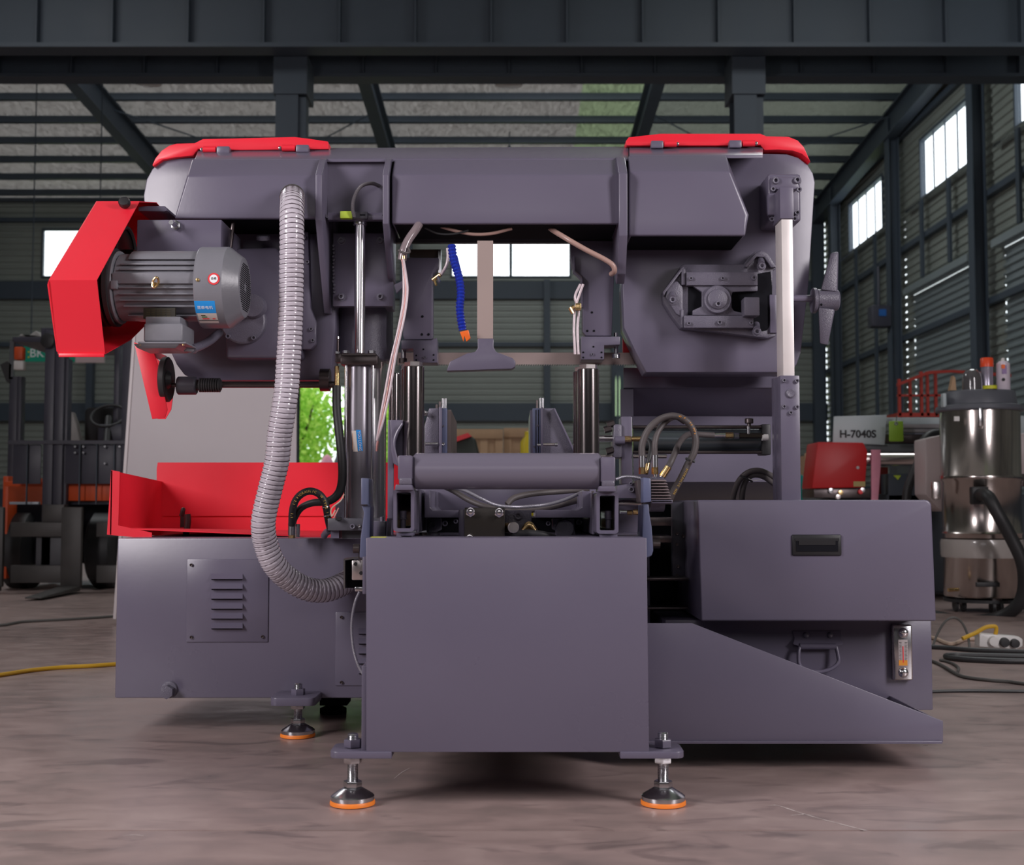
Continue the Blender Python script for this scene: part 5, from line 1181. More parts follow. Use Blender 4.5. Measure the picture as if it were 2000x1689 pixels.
for x, y in ((1186, 838), (1192, 828), (1190, 880)): mk('cap_nut', B().cyl(P(x-6, y+2, YCY-.06), P(x+8, y-2, YCY-.06), .011, 6), dsteel, cy)
mk('port_elbow', B().cyl(P(1201, 860, YCY-.08), P(1220, 860, YCY-.08), .013, 14), paint, cy)
mk('hose_fitting', hcyl(1219, 1232, 857, YCY-.08, 6, 6), brass, cy); mk('hose_fitting', hcyl(1233, 1259, 857, YCY-.08, 5, 14), brass, cy)
fv = mk('flow_valve', hcyl(1443, 1490, 851, YCY-.07, 5.5, 6), mat('dark_brass_valve', (.06, .05, .04), .35, .8), cy)
mk('valve_end', hcyl(1488, 1500, 854, YCY-.07, 6.5, 14), white, fv); mk('valve_nut', hcyl(1434, 1444, 851, YCY-.07, 5.5, 6), zinc, fv)
mk('hose_fitting', hcyl(1391, 1417, 850, YCY-.07, 5.5, 16, .001), zinc, fv); mk('hose_fitting', hcyl(1417, 1432, 850, YCY-.07, 6, 6), brass, fv)
mk('valve_stem', vcyl(1462, 832, 848, YCY-.07, 3.5, 12), zinc, fv); mk('valve_knob', vcyl(1463, 817, 827, YCY-.07, 8.5, 16, .002), dsteel, fv); mk('valve_neck', vcyl(1463, 826, 833, YCY-.07, 4, 12), dsteel, fv)
YHO = 3.72
loopA = [(1254, 890, YHO), (1254, 870, YHO), (1261, 848, YHO), (1274, 830, YHO), (1292, 817, YHO), (1315, 812, YHO-.01), (1337, 819, YHO-.02), (1352, 836, YHO-.02), (1359, 860, YHO-.02), (1355, 885, YHO-.02), (1344, 905, YHO-.02), (1332, 930, YHO-.02), (1318, 955, YHO-.01), (1308, 975, YHO)]
la = mk('hydraulic_hose', B().tube(loopA, R(6.7, YHO), 14), rubberg, MC, 'looping grey hydraulic hose with orange print')
mk('hydraulic_hose', B().tube([(1279, 890, YHO), (1279, 865, YHO), (1286, 842, YHO+.01), (1302, 822, YHO+.02), (1320, 814, YHO+.02), (1338, 824, YHO+.02)], R(5.8, YHO), 12), rubberg, MC)
mk('hydraulic_hose', B().tube([(1259, 857, YCY-.08), (1268, 862, YHO+.1), (1272, 875, YHO+.06), (1268, 895, YHO+.04), (1263, 910, YHO+.04)], R(5, YHO), 12), rubber, MC)
mk('hydraulic_hose', B().tube([(1300, 922, YHO), (1310, 903, YHO), (1318, 885, YHO+.02), (1326, 866, YHO+.06), (1338, 852, YHO+.12), (1352, 848, YHO+.18), (1394, 850, YCY-.07)], R(6, YHO), 12), rubberg, MC)
print_on([loopA[i] for i in (5, 6, 7, 8)], 'W.P. 70 MPa 2011', .0085, 6.7, mat('orange_print', (.85, .35, .03), .5), la, 3, off=.003)
print_on([(loopA[i][0]+3, loopA[i][1], loopA[i][2]) for i in (10, 11, 12, 13)], 'HYDRAULIC HOSE', .0085, 5.7, goldink, la, 3)
mk('hose_band', B().cyl(P(1346, 897, YHO-.02), P(1344, 900, YHO-.02), R(7.6, YHO), 14), black, la); mk('band_tail', B().cyl(P(1353, 900, YHO-.04), P(1357, 902, YHO-.04), .004, 8), black, la)
for x, y0, y1 in ((1254, 888, 913), (1279, 888, 913)):
    mk('hose_fitting', vcyl(x, y0, y1, YHO, 6.3, 16, .001), zinc, la); mk('hose_fitting', vcyl(x, y1, y1+13, YHO, 6.6, 6), brass, la)
mk('fitting_stem', vcyl(1280, 926, 932, YHO, 4, 12), zinc, la)
mk('hose_fitting', B().cyl(P(1266, 903, YHO+.04), P(1261, 925, YHO+.03), R(5, YHO), 12), brass, la)
mk('hose_fitting', B().cyl(P(1306, 911, YHO), P(1293, 931, YHO), R(7, YHO), 14, .001), brass, la)
mk('elbow_fitting', B().tube([(1293, 930, YHO), (1288, 936, YHO), (1276, 936, YHO)], R(4.5, YHO), 10), steel, la)
tw = [[(1430, 985, 4.0), (1434, 962, 3.98), (1444, 938, 3.96), (1462, 922, 3.95), (1484, 919, 3.96), (1505, 928, 3.98), (1520, 940, 4.0)], [(1449, 985, 4.0), (1450, 962, 3.98), (1456, 940, 3.97), (1470, 928, 3.96), (1490, 930, 3.97), (1508, 942, 3.99), (1520, 952, 4.0)]]
for p_ in tw: mk('hydraulic_hose', B().tube(p_, R(5.6, 3.97), 12), rubberg, MC)
mk('cable_tie', B().tube([(1446, 929, 3.93), (1458, 934, 3.92), (1470, 941, 3.92)], .003, 6), black, MC); mk('cable_tie_tail', B().tube([(1460, 934, 3.92), (1474, 938, 3.91), (1488, 936, 3.9)], .001, 5), white, MC)
# hydraulic motor with fins, arms
hm = mk('finned_motor', hcyl(1268, 1296, 965, 3.50, 34, 28), cast, MC, 'small finned motor beside the feed roller')
for k in range(8):
    y = 937 + k*5.8; mk('cooling_fin', B().prism([(1272, y), (1300+k*1.6, y), (1303+k*1.6, y+3), (1272, y+3)], 3.42, .16), mat('warm_grey_fin', (.17, .13, .135), .4) if k == 0 else bpy.data.materials['warm_grey_fin'], hm, bev=.0008)
mk('motor_body', B().prism([(1272, 936), (1297, 936), (1308, 962), (1313, 980), (1272, 980)], 3.44, .14), mat('dark_fin_gap', (.06, .045, .05), .5), hm)
mk('motor_base', B().box(1272, 976, 1314, 983, 3.42, .16), paint, hm, bev=.002)
mk('motor_face', B().prism([(1243, 938), (1256, 936), (1256, 984), (1250, 980), (1246, 960)], 3.42, .1), mat('warm_dark_casting', (.09, .07, .075), .45), hm, bev=.003)
ar = mk('swing_arm', B().prism([(1256, 932), (1271, 934), (1272, 980), (1256, 982)], 3.36, .1), bluep, MC, 'blue grey swing arm right of the roller table', bev=.003)
mk('arm_lower', B().prism([(1256, 986), (1267, 984), (1268, 1000), (1273, 1030), (1275, 1058), (1276, 1075), (1273, 1085), (1256, 1092), (1254, 1052)], 3.1, .12), bluep, ar, bev=.003)
al = mk('swing_arm', B().prism([(705, 933), (721, 934), (721, 984), (724, 990), (722, 1060), (722, 1090), (702, 1089), (704, 1050), (711, 1000), (705, 985)], 3.1, .08), bluep, MC, 'blue grey swing arm left of the roller table', bev=.003)
mk('arm_pin', B().box(705, 985, 717, 987, 3.095, .01), dsteel, al)
mk('rear_block', B().prism([(1206, 948), (1242, 942), (1250, 965), (1246, 973), (1206, 973)], 3.5, .1), paint, MC, bev=.003)
screw(1232, 944, 3.5, 3, MC, cast, False); screw(1233, 956, 3.5, 5, MC, cast, False)
conduit([(1203, 936, 3.45), (1218, 931, 3.45), (1236, 931, 3.45), (1252, 934, 3.45)], 3.4, bpy.data.materials['metal_conduit'], 'flexible_conduit', MC)
mk('rear_bracket', B().box(1202, 975, 1256, 1050, 3.6, .04), paint, MC, bev=.002); mk('stub_shaft', hcyl(1208, 1252, 983, 3.55, 5, 16), steel, MC)
mk('bracket_roll', hcyl(1206, 1256, 1043, 3.55, 4, 14), paint, MC)
fq = mk('hose_fitting', hcyl(1236, 1254, 1000, 3.5, 5.5, 16, .001), brass, MC); mk('fitting_nut', hcyl(1225, 1235, 1001, 3.5, 4.8, 6), brass, fq); mk('fitting_stem', hcyl(1211, 1224, 1000, 3.5, 4, 12), zinc, fq)
# switch box at the left of the front box
sw = mk('limit_switch_bracket', B().prism([(671, 1091), (702, 1087), (702, 1090), (674, 1094), (674, 1150), (671, 1150)], 3.25, .06), zinc, MC, 'limit switch in a folded metal bracket')
mk('bracket_back', B().box(674, 1092, 712, 1148, 3.31, .003), dark, sw)
lsw = mk('limit_switch', B().box(687, 1094, 712, 1133, 3.22, .04), steel, sw, bev=.003)
for x, y in ((692, 1101), (703, 1119)): mk('switch_screw', B().lathe(P(x+2, y, 3.219), (0, -1, 0), [(.005, 0), (.004, .003), (0, .003)], 10), black, sw)
mk('switch_gland', B().box(693, 1146, 710, 1155, 3.24, .02), zinc, sw, bev=.002)
mk('switch_roller', hcyl(690, 703, 1071, 3.2, 9, 20, .001), dsteel, sw); mk('roller_lever', B().box(700, 1078, 704, 1094, 3.2, .01), dsteel, sw)
conduit([(702, 1156, 3.24), (694, 1175, 3.23), (688, 1205, 3.22), (687, 1235, 3.21), (691, 1270, 3.2), (700, 1300, 3.19), (714, 1324, 3.17)], 2.8, bpy.data.materials['metal_conduit'], 'switch_conduit', MC)
mk('box_flange', B().box(708, 1087, 716, 1160, 3.0, .2), paint, MC, bev=.002)
# ================================================================ things around the machine
# pale board standing behind the saw
Ybd = 7.6
bdd = empty('panel_board', (P(410, 1200, Ybd).x, Ybd, 0), 'big pale grey flat panel standing on edge behind the left half of the saw', 'panel')
A = [P(272, 560, Ybd+.05), P(580, 560, Ybd+.05), P(577, 1190, Ybd), V((P(228, 1200, Ybd).x, Ybd, 0.0))]
A[2].z = 0.0
mk('board', B().loft(A, [v+V((0, .03, 0)) for v in A]), board, bdd)
mk('edge_strip', B().loft([A[0]+V((-.02, -.01, 0)), A[0]+V((.0, -.01, 0)), A[3]+V((.0, -.01, 0.03)), A[3]+V((-.02, -.01, 0.03))], [v+V((0, .05, 0)) for v in (A[0]+V((-.02, -.01, 0)), A[0]+V((.0, -.01, 0)), A[3]+V((.0, -.01, 0.03)), A[3]+V((-.02, -.01, 0.03)))]), mat('white_edge_strip', (.72, .66, .67), .4), bdd, bev=.004)
# post near the doorway
# ---- forklift -------------------------------------------------------------
YF_ = 10.4
fk = empty('forklift', (P(110, 1150, YF_).x, YF_+.8, 0), 'dark forklift truck with orange body parked behind the left end of the saw, forks lowered', 'forklift')
def fb_(nm, x0, y0, x1, y1, Y, dep, m, bev=.004, lab=None): return mk(nm, B().box(x0, y0, x1, y1, Y, dep), m, fk, lab, bev=bev)
def z0b(nm, x0, y0, x1, Y, dep, m):
    return mk(nm, B().w3(P(x0, 1000, Y).x, Y, .0, P(x1, 1000, Y).x, Y+dep, P(0, y0, Y).z), m, fk, bev=.004)
fb_('mast_channel', 84, 645, 103, 1112, YF_, .12, forkp); fb_('mast_channel', 104, 645, 122, 1112, YF_+.02, .12, forkp)
fb_('mast_channel', 236, 640, 262, 1112, YF_, .12, forkp); fb_('chain_guide', 122, 700, 130, 1100, YF_+.06, .1, forkp)
fb_('mast_head', 80, 640, 262, 664, YF_+.02, .1, forkp)
mk('mast_sheave', B().lathe(P(97, 666, YF_-.02), (-.2, -1, 0), [(0, 0), (.06, 0), (.06, .04), (.03, .05), (0, .05)], 20), rubber, fk)
for x0, x1 in ((14, 30), (30, 38)): fb_('guard_post', x0, 735, x1, 1110, YF_+.9, .1, forkp)
fb_('guard_post', 222, 660, 232, 870, YF_+.9, .1, forkp)
cg_ = mk('load_guard', B().box(15, 860, 246, 867, YF_-.02, .04), forkp, fk)
fb_('load_guard_plate', 25, 868, 80, 945, YF_+.03, .01, forkp); fb_('load_guard_plate', 127, 868, 246, 945, YF_+.03, .01, forkp)
for x in (52, 155, 188, 222): fb_('guard_bar', x-1, 865, x+1, 985, YF_-.01, .02, beamp, 0)
for x, y in ((147, 872), (163, 872), (147, 884), (163, 884), (205, 872), (205, 905), (234, 872)): mk('bolt_head', B().lathe(P(x, y, YF_-.01), (0, -1, 0), [(.011, 0), (.009, .008), (0, .008)], 8), zinc, fk)
fb_('dash_panel', 128, 945, 250, 985, YF_+.2, .2, forkp); fb_('body_panel', 128, 940, 245, 978, YF_+.12, .05, forko, lab='orange body panel'); fb_('body_panel', 8, 940, 82, 950, YF_+.2, .05, forko); fb_('body_side', 4, 930, 14, 1130, YF_+.3, 1.2, forko)
fb_('lamp_bar', 18, 980, 75, 985, YF_+.1, .05, mat('pale_headlamp', (.35, .4, .45), .3))
fb_('engine_hood', 20, 985, 250, 1100, YF_+.5, 1.2, dark)
for x0, x1, y0, y1 in ((20, 148, 1020, 1048), (188, 250, 1020, 1048), (20, 148, 1104, 1138), (188, 250, 1104, 1138)): fb_('carriage_bar', x0, y0, x1, y1, YF_-.05, .06, forks)
fb_('carriage_plate', 70, 1048, 131, 1104, YF_, .03, mat('grey_carriage_plate', (.09, .09, .1), .5)); fb_('mast_foot', 82, 985, 125, 1020, YF_-.02, .1, forks)
# forks
def fork(x0, x1, Y):
    xa, xb = P(x0, 0, Y).x, P(x1, 0, Y).x; zt = P(0, 990, Y).z
    mk('fork', B().loft([V((xa, Y-.06, 0.05)), V((xa, Y-.11, .05)), V((xa, Y-.11, zt)), V((xa, Y-.06, zt))], [V((xb, Y-.06, .05)), V((xb, Y-.11, .05)), V((xb, Y-.11, zt)), V((xb, Y-.06, zt))]), forks, fk, bev=.01)
    mk('fork_blade', B().loft([V((xa, Y-.11, .02)), V((xb, Y-.11, .02)), V((xb, Y-.11, .06)), V((xa, Y-.11, .06))], [V((xa+.02, Y-.9, .015)), V((xb-.02, Y-.9, .015)), V((xb-.02, Y-.9, .025)), V((xa+.02, Y-.9, .025))]), forks, fk, bev=.004)
fork(149, 188, YF_)
fork(20, 40, YF_)
for x in (38, 205):
    c = P(x, 1080, YF_+.5)
    mk('front_tyre', B().lathe((c.x-.12, YF_+.6, .33), (1, 0, 0), [(.12, 0), (.29, 0), (.33, .03), (.33, .21), (.29, .24), (.12, .24)], 28), rubber, fk)
    mk('wheel_hub', B().lathe((c.x-.125, YF_+.6, .33), (1, 0, 0), [(0, .0), (.14, 0), (.14, .02), (0, .02)], 20), forko, fk)
fb_('seat_back', 163, 795, 240, 866, YF_+1.2, .15, rubber, .04)
tp_ = []
for k in range(25):
    a = 2*PI*k/24; c = P(212, 812, YF_+.7); tp_.append(c+V((math.cos(a)*.15, math.sin(a)*.10, math.sin(a)*.10)))
mk('steering_wheel', B().sweep(tp_, .014, 8, False), rubber, fk); mk('steering_column', B().cyl(P(212, 815, YF_+.7), P(208, 870, YF_+.5), .03, 10), rubber, fk)
fb_('dash_box', 190, 828, 242, 862, YF_+.6, .1, forkp, .02)
mk('side_lamp', B().box(26, 704, 45, 722, YF_+.85, .08), white, fk, 'white work lamp', bev=.01); mk('beacon', B().box(27, 677, 44, 702, YF_+.85, .08), forko, fk, 'orange indicator lamp', bev=.01)
mk('lamp_bracket', B().box(18, 665, 26, 740, YF_+.9, .04), zinc, fk); mk('mirror', B().prism([(0, 712), (14, 705), (22, 712), (20, 750), (12, 745)], YF_+.9, .03), rubber, fk)
fb_('overhead_guard', 24, 658, 240, 668, YF_+.9, 1.0, forkp)
cl2 = empty('cloth_bundle', P(145, 860, YF_+.9), 'pale grey cloth draped over a bar of the forklift, beside its steering wheel', 'cloth')
mk('cloth', B().loft([P(130, 806, YF_+.9), P(140, 803, YF_+.9), P(148, 825, YF_+.9), P(156, 862, YF_+.9), P(129, 862, YF_+.9)], [v+V((0, .1, 0)) for v in [P(130, 806, YF_+.9), P(140, 803, YF_+.9), P(148, 825, YF_+.9), P(156, 862, YF_+.9), P(129, 862, YF_+.9)]]), cloth, cl2, bev=.015)
# papers and plastic on the forklift's roof, green exit-style sign on the far wall
pb = empty('rubbish_bag', P(62, 655, YF_+1.0), 'crumpled white and red plastic lying on the forklift roof', 'bag')
mk('plastic_sheet', B().loft([P(35, 657, YF_+.95), P(40, 652, YF_+.95), P(55, 656, YF_+.95), P(70, 645, YF_+.95), P(80, 657, YF_+.95)], [v+V((0, .4, 0)) for v in [P(35, 657, YF_+.95), P(40, 652, YF_+.95), P(55, 656, YF_+.95), P(70, 645, YF_+.95), P(80, 657, YF_+.95)]]), cloth, pb, bev=.008)
YS = 20.0
sg = empty('hall_sign', P(100, 690, YS), 'green sign with white letters hanging behind the forklift mast', 'sign')
mk('sign_plate', B().box(46, 676, 147, 706, YS, .05), green, sg); b = B()
addtext(b, 'BK', .19, Matrix.Translation(P(72, 690, YS-.005)) @ FACE); mk('sign_lettering', b, wink, sg)
b = B(); addtext(b, ':', .24, Matrix.Translation(P(56, 690, YS-.005)) @ FACE); mk('sign_mark', b, yellow, sg)
mk('sign_pink_plate', B().box(147, 695, 203, 708, YS, .05), mat('pale_pink_board', (.55, .42, .43), .5), sg)
for x in (60, 190): mk('sign_wire', B().cyl(P(x, 680, YS+.02), V((P(x, 680, YS).x, YS+.02, roofz(YS)-.02)), .01, 5), beamp, sg)
# yellow cord on the floor at left
def ground_curve(pts, h=.0):
    out = []
    for x, y in pts:
        Y = CZ*F/(y-990)*1.0
        # exact: find Y where P(x,y,Y).z == h
        for _ in range(6):
            z = P(x, y, Y).z; Y *= (CZ-h)/(CZ-z)
        v = P(x, y, Y); out.append(V((v.x, v.y, h)))
    return out
mk_ = lambda nm, pts, r, m, lab, cat: tag(mk(nm, B().sweep(spline(ground_curve(pts, r), 6), r, 8), m), lab, cat)
mk_('extension_cord', [(-60, 1325), (0, 1318), (60, 1309), (120, 1303), (180, 1300), (235, 1296), (300, 1291)], .009, cordy, 'yellow cord lying across the floor at the left edge', 'cord')
mk_('thin_cable', [(-30, 1222), (10, 1220), (45, 1214), (120, 1210), (200, 1205), (235, 1202)], .008, cordg, 'thin dark cable on the floor in front of the forklift', 'cable')
# ---- vacuum cleaner ------------------------------------------------------------
YV = 8.55
vx = P(1917, 1000, YV).x
vc = empty('vacuum_cleaner', (vx, YV, 0), 'tall stainless steel drum vacuum cleaner on castors at the right edge', 'vacuum cleaner')
def vz(y): return P(1917, y, YV-.2).z
rv = R(78, YV)
mk('drum', B().lathe((vx, YV, vz(1168)), (0, 0, 1), [(0, 0), (rv*.92, 0), (rv*.94, .01), (rv*.94, vz(1045)-vz(1168)), (rv*.97, vz(1042)-vz(1168)), (rv*.94, vz(1038)-vz(1168)), (rv*.95, vz(940)-vz(1168)), (rv*.99, vz(936)-vz(1168)), (rv*.99, vz(928)-vz(1168)), (rv*.96, vz(925)-vz(1168)), (rv*.96, vz(797)-vz(1168)), (0, vz(797)-vz(1168))], 48), steelvac, vc)
mk('drum_lid', B().lathe((vx, YV, vz(800)), (0, 0, 1), [(0, 0), (rv*1.04, 0), (rv*1.06, .01), (rv*1.04, .035), (rv*.90, .045), (rv*.86, vz(763)-vz(800)), (rv*.82, vz(760)-vz(800)), (0, vz(760)-vz(800))], 48), greyplas, vc, 'dark grey plastic lid')
mk('lid_latch', B().box(1912, 796, 1921, 832, YV-rv-.02, .02), zinc, vc, bev=.004)
mk('side_handle', B().box(1842, 768, 1849, 795, YV-.1, .05), palegr, vc, bev=.005)
mk('inlet_block', B().box(1899, 950, 1932, 985, YV-rv-.05, .06), rubber, vc, bev=.01)
mk('vacuum_hose', B().sweep(spline([P(x, y, Y) for x, y, Y in ((1915, 966, YV-rv-.05), (1930, 970, YV-.5), (1950, 1005, YV-.55), (1975, 1050, YV-.55), (1997, 1100, YV-.55), (2000, 1150, YV-.5), (1985, 1185, YV-.45), (1950, 1206, YV-.35), (1900, 1213, YV-.3), (1860, 1210, YV-.2), (1810, 1200, YV-.1))], 10), R(12.5, 8.1), 14), rubber, vc, 'black vacuum hose looping down to the floor')
for x, Y in ((1850, YV-.05), (1920, YV-.22), (1985, YV-.05)):
    X = P(x, 0, Y).x
    for dx in (-.025, .025): mk('castor', B().lathe((X+dx-.01, Y, .045), (1, 0, 0), [(0, 0), (.042, 0), (.045, .004), (.045, .018), (0, .02)], 18), rubber, vc)
    mk('castor_fork', B().w3(X-.03, Y-.015, .05, X+.03, Y+.015, vz(1168)+.01), dsteel, vc)
mk('drum_base', B().lathe((vx, YV, vz(1172)-.02), (0, 0, 1), [(0, 0), (rv*.95, 0), (rv*.95, .02), (0, .02)], 40), rubber, vc)
mk('base_slot', B().box(1907, 1137, 1953, 1146, YV-rv*.97-.006, .02), rubber, vc, bev=.003)
mk('drain_tap', B().cyl(P(1852, 1152, YV-rv), P(1872, 1151, YV-rv+.02), .012, 10), brass, vc)
mk('drum_clip', B().box(1822, 940, 1838, 975, YV-.15, .04), steel, vc, bev=.008); mk('drum_clip', B().box(1993, 925, 2003, 950, YV-.1, .04), dsteel, vc, bev=.006)
b = B().lathe((vx, YV, vz(1090)), (0, 0, 1), [(rv*.98, 0), (rv*1.0, .02), (rv*1.0, .10), (rv*.98, .12)], 40)
mk('film_wrap', b, mat('cling_film', (.42, .38, .36), .25, coat=.5, bump=.5, bscale=30), vc)
mk('paper_tag', B().box(1864, 813, 1874, 822, YV-rv*.9, .01), white, vc)
b = B(); b.loft([P(1807, 857, 8.8), P(1845, 848, 8.8), P(1845, 1000, 8.8), P(1830, 990, 8.8), P(1808, 965, 8.8)], [v+V((0, .25, 0)) for v in [P(1807, 857, 8.8), P(1845, 848, 8.8), P(1845, 1000, 8.8), P(1830, 990, 8.8), P(1808, 965, 8.8)]])
mk('side_bracket', B().prism([(1984, 850), (2030, 840), (2030, 930), (1984, 930)], YV+.3, .2), mat('pale_pink_metal', (.5, .42, .42), .4), vc, bev=.01); mk('side_bracket', b, bpy.data.materials['pale_pink_metal'], vc, bev=.01)
# things on the lid
zl = vz(760)
def can(x, y0, y1, rpx, lab, body, cap, nm='spray_can'):
    Y = YV-.05; X = P(x, 0, Y).x; r = R(rpx, Y); z1 = P(0, y0, Y).z; z0_ = zl+.001
    o = empty(nm, (X, Y, z0_), lab, 'spray can'); h = z1-z0_
    return o, X, Y, r, z0_, h
o, X, Y, r, z0_, h = can(1912, 699, 760, 12, 'grey spray can with an orange cap standing on the vacuum lid', 0, 0)
mk('can_body', B().lathe((X, Y, z0_), (0, 0, 1), [(0, 0), (r*.95, 0), (r*.98, .005), (r*.92, .02), (r*.95, h*.70), (r, h*.72), (0, h*.72)], 24), mat('silver_lilac_can', (.40, .37, .46), .25, .5), o)
mk('can_cap', B().lathe((X, Y, z0_+h*.72), (0, 0, 1), [(r*.9, 0), (r*1.05, 0.001), (r*1.02, h*.25), (r*.9, h*.28), (0, h*.28)], 24), mat('orange_cap', (.85, .08, .02), .35), o, 'orange cap')
tpx, tpY = P(1917, 0, YV-.2).x, YV-.2
rg = empty('tape_roll', (tpx, tpY, zl+.001), 'small yellow tape roll lying on the vacuum lid in front of the orange capped can', 'tape')
mk('tape', B().lathe((tpx, tpY, zl+.001), (0, 0, 1), [(.028, 0), (.045, 0), (.045, .022), (.028, .022), (.028, 0)], 24), yellow, rg)
mk('tape_core', B().lathe((tpx, tpY, zl+.001), (0, 0, 1), [(.024, 0), (.028, 0), (.028, .022), (.024, .022), (.024, 0)], 24), wood, rg)
o, X, Y, r, z0_, h = can(1943, 699, 760, 13, 'white spray can with a nozzle standing at the right of the vacuum lid', 0, 0)
mk('can_body', B().lathe((X, Y, z0_), (0, 0, 1), [(0, 0), (r*.95, 0), (r, .005), (r, h*.82), (r*.6, h*.90), (r*.45, h*.9), (0, h*.9)], 24), mat('white_can', (.66, .58, .66), .25), o)
mk('spray_nozzle', B().lathe((X, Y, z0_+h*.9), (0, 0, 1), [(0, 0), (r*.3, 0), (r*.28, h*.07), (r*.15, h*.1), (0, h*.1)], 12), white, o)
mk('can_label', B().w3(X-r*.55, Y-r-.0015, z0_+h*.5, X+r*.15, Y-r+.004, z0_+h*.76), mat('lilac_ink', (.3, .2, .4), .5), o); mk('can_mark', B().w3(X-r*.6, Y-r-.002, z0_+h*.66, X-r*.1, Y-r+.006, z0_+h*.78), orange, o)
mk('can_mark', B().lathe((X-r*.35, Y-r+.003, z0_+h*.33), (0, -1, 0), [(0, 0), (.011, 0), (.011, .004), (0, .004)], 14), ink, o)
X = P(1883, 0, YV-.06).x; dm = empty('clear_bottle', (X, YV-.06, zl+.001), 'smoky see-through rounded bottle standing at the left of the vacuum lid', 'bottle')
hB = P(0, 720, YV-.06).z - zl
mk('bottle_body', B().lathe((X, YV-.06, zl+.001), (0, 0, 1), [(0, 0), (R(19, YV), 0), (R(19, YV), hB*.55), (R(17, YV), hB*.78), (R(10, YV), hB*.95), (0, hB)], 28), mat('smoky_plastic', (.10, .095, .10), .12, coat=.6), dm)
cn = empty('wood_wedge', (P(1863, 0, YV+.02).x, YV+.02, zl), 'small pinkish wooden wedge at the left rim of the vacuum lid', 'wedge')
mk('wedge', B().loft([P(1856, 762, YV), P(1868, 762, YV), P(1866, 738, YV), P(1862, 733, YV)], [v+V((0, .05, 0)) for v in [P(1856, 762, YV), P(1868, 762, YV), P(1866, 738, YV), P(1862, 733, YV)]]), wood, cn)
# ---- power strip and cables ------------------------------------------------------
g = ground_curve([(1912, 1270), (2000, 1276)])
ps = empty('power_strip', (P(1955, 0, g[0].y).x, g[0].y, 0), 'white power strip with two black plugs and a yellow cord, on the floor at right', 'power strip')
Yp = g[0].y
mk('strip_body', B().loft([P(1913, 1263, Yp), P(1913, 1239, Yp), P(1917, 1237, Yp), P(1990, 1243, Yp), P(1998, 1248, Yp), P(1998, 1262, Yp), P(1985, 1268, Yp)], [v+V((0, .07, 0)) for v in [P(1913, 1263, Yp), P(1913, 1239, Yp), P(1917, 1237, Yp), P(1990, 1243, Yp), P(1998, 1248, Yp), P(1998, 1262, Yp), P(1985, 1268, Yp)]]), white, ps, bev=.006)
for x, y, m_, r in ((1961, 1254, rubber, 9.5), (1981, 1256, rubber, 9), (1939, 1252, white, 10)): mk('plug', B().lathe(P(x, y, Yp), (0, -1, 0), [(0, 0), (R(r, Yp), 0), (R(r*.9, Yp), .02), (0, .022)], 20), m_, ps)
mk('yellow_lead', B().tube([(1944, 1240, Yp+.02), (1946, 1228, Yp+.02), (1942, 1223, Yp+.02), (1925, 1225, Yp+.02), (1905, 1236, Yp+.02), (1880, 1247, Yp-.0)], .010, 8), cordy, ps)
mk_('cream_cable', [(1800, 1240), (1828, 1247), (1850, 1256), (1865, 1256), (1885, 1248), (1912, 1248)], .010, cordw, 'cream cable running from behind the saw to the power strip', 'cable')
mk_('black_cable', [(1800, 1262), (1850, 1265), (1900, 1269), (2010, 1273), (2100, 1275)], .011, rubber, 'black cable passing just in front of the power strip', 'cable')
mk_('black_cable', [(2100, 1283), (2000, 1282), (1900, 1280), (1862, 1279.5), (1847, 1281.5), (1870, 1286), (1930, 1289.5), (2000, 1291), (2100, 1291)], .013, rubber, 'thick black cable doubled back in a flat loop below the power strip', 'cable')
mk_('grey_cable', [(1790, 1283), (1824, 1292), (1845, 1302), (1865, 1314), (1885, 1322), (1930, 1328), (1970, 1331), (2000, 1335), (2080, 1343)], .007, cordg, 'thin grey cable curving across the floor at right', 'cable')
mk_('grey_cable', [(1836, 1289), (1847, 1291), (1862, 1296), (1872, 1304), (1871, 1312)], .006, cordg, 'short grey cable end curling on the floor near the saw', 'cable')
mk_('straight_cable', [(1780, 1352), (1830, 1350), (1900, 1349), (2000, 1350), (2100, 1350)], .006, rubber, 'straight black cable lowest on the floor at the right edge', 'cable')
tag(mk('looped_wire', B().tube([(1822, 1262, 6.35), (1830, 1240, 6.4), (1845, 1215, 6.4), (1862, 1206, 6.4), (1878, 1215, 6.4), (1890, 1240, 6.35), (1894, 1268, 6.25)], .006, 8), cordg), 'thin grey wire standing up in a loop beside the hood', 'wire')
# ---- second saw at the right behind -------------------------------------------------
Y2 = 9.8
s2m = empty('second_saw', (P(1720, 1000, Y2).x, Y2+.3, 0), 'second band saw in the background with a red belt cover and a pale sign panel', 'machine')
def sb2(nm, x0, y0, x1, y1, Y, dep, m, bev=.004, lab=None): return mk(nm, B().box(x0, y0, x1, y1, Y, dep), m, s2m, lab, bev=bev)
mk('red_cover', B().prism([(1597, 863), (1687, 864), (1695, 882), (1690, 952), (1586, 954)], Y2-.3, .35), mat('deep_red_paint', (.42, .004, .006), .45), s2m, 'red cover of the second saw', bev=.012)
mk('cover_label', B().box(1667, 940, 1690, 950, Y2-.305, .006), mat('olive_label', (.3, .22, .06), .5), s2m)
mk('cover_lock', B().lathe(P(1675, 913, Y2-.3), (0, -1, 0), [(0, 0), (.012, 0), (.012, .006), (0, .006)], 12), dsteel, s2m)
mk('name_panel', B().prism([(1629, 813), (1732, 810), (1728, 869), (1627, 864)], Y2-.05, .02), palegr, s2m, 'pale panel lettered H-7040S', bev=.004)
b = B(); addtext(b, 'H-7040S', .080, Matrix.Translation(P(1675.5, 848, Y2-.056)) @ FACE, bold=.0022); mk('panel_lettering', b, ink, s2m)
sb2('bow_beam', 1690, 815, 1860, 828, Y2+.05, .2, palegr); sb2('bow_beam', 1960, 812, 2060, 850, Y2+.05, .2, palegr)
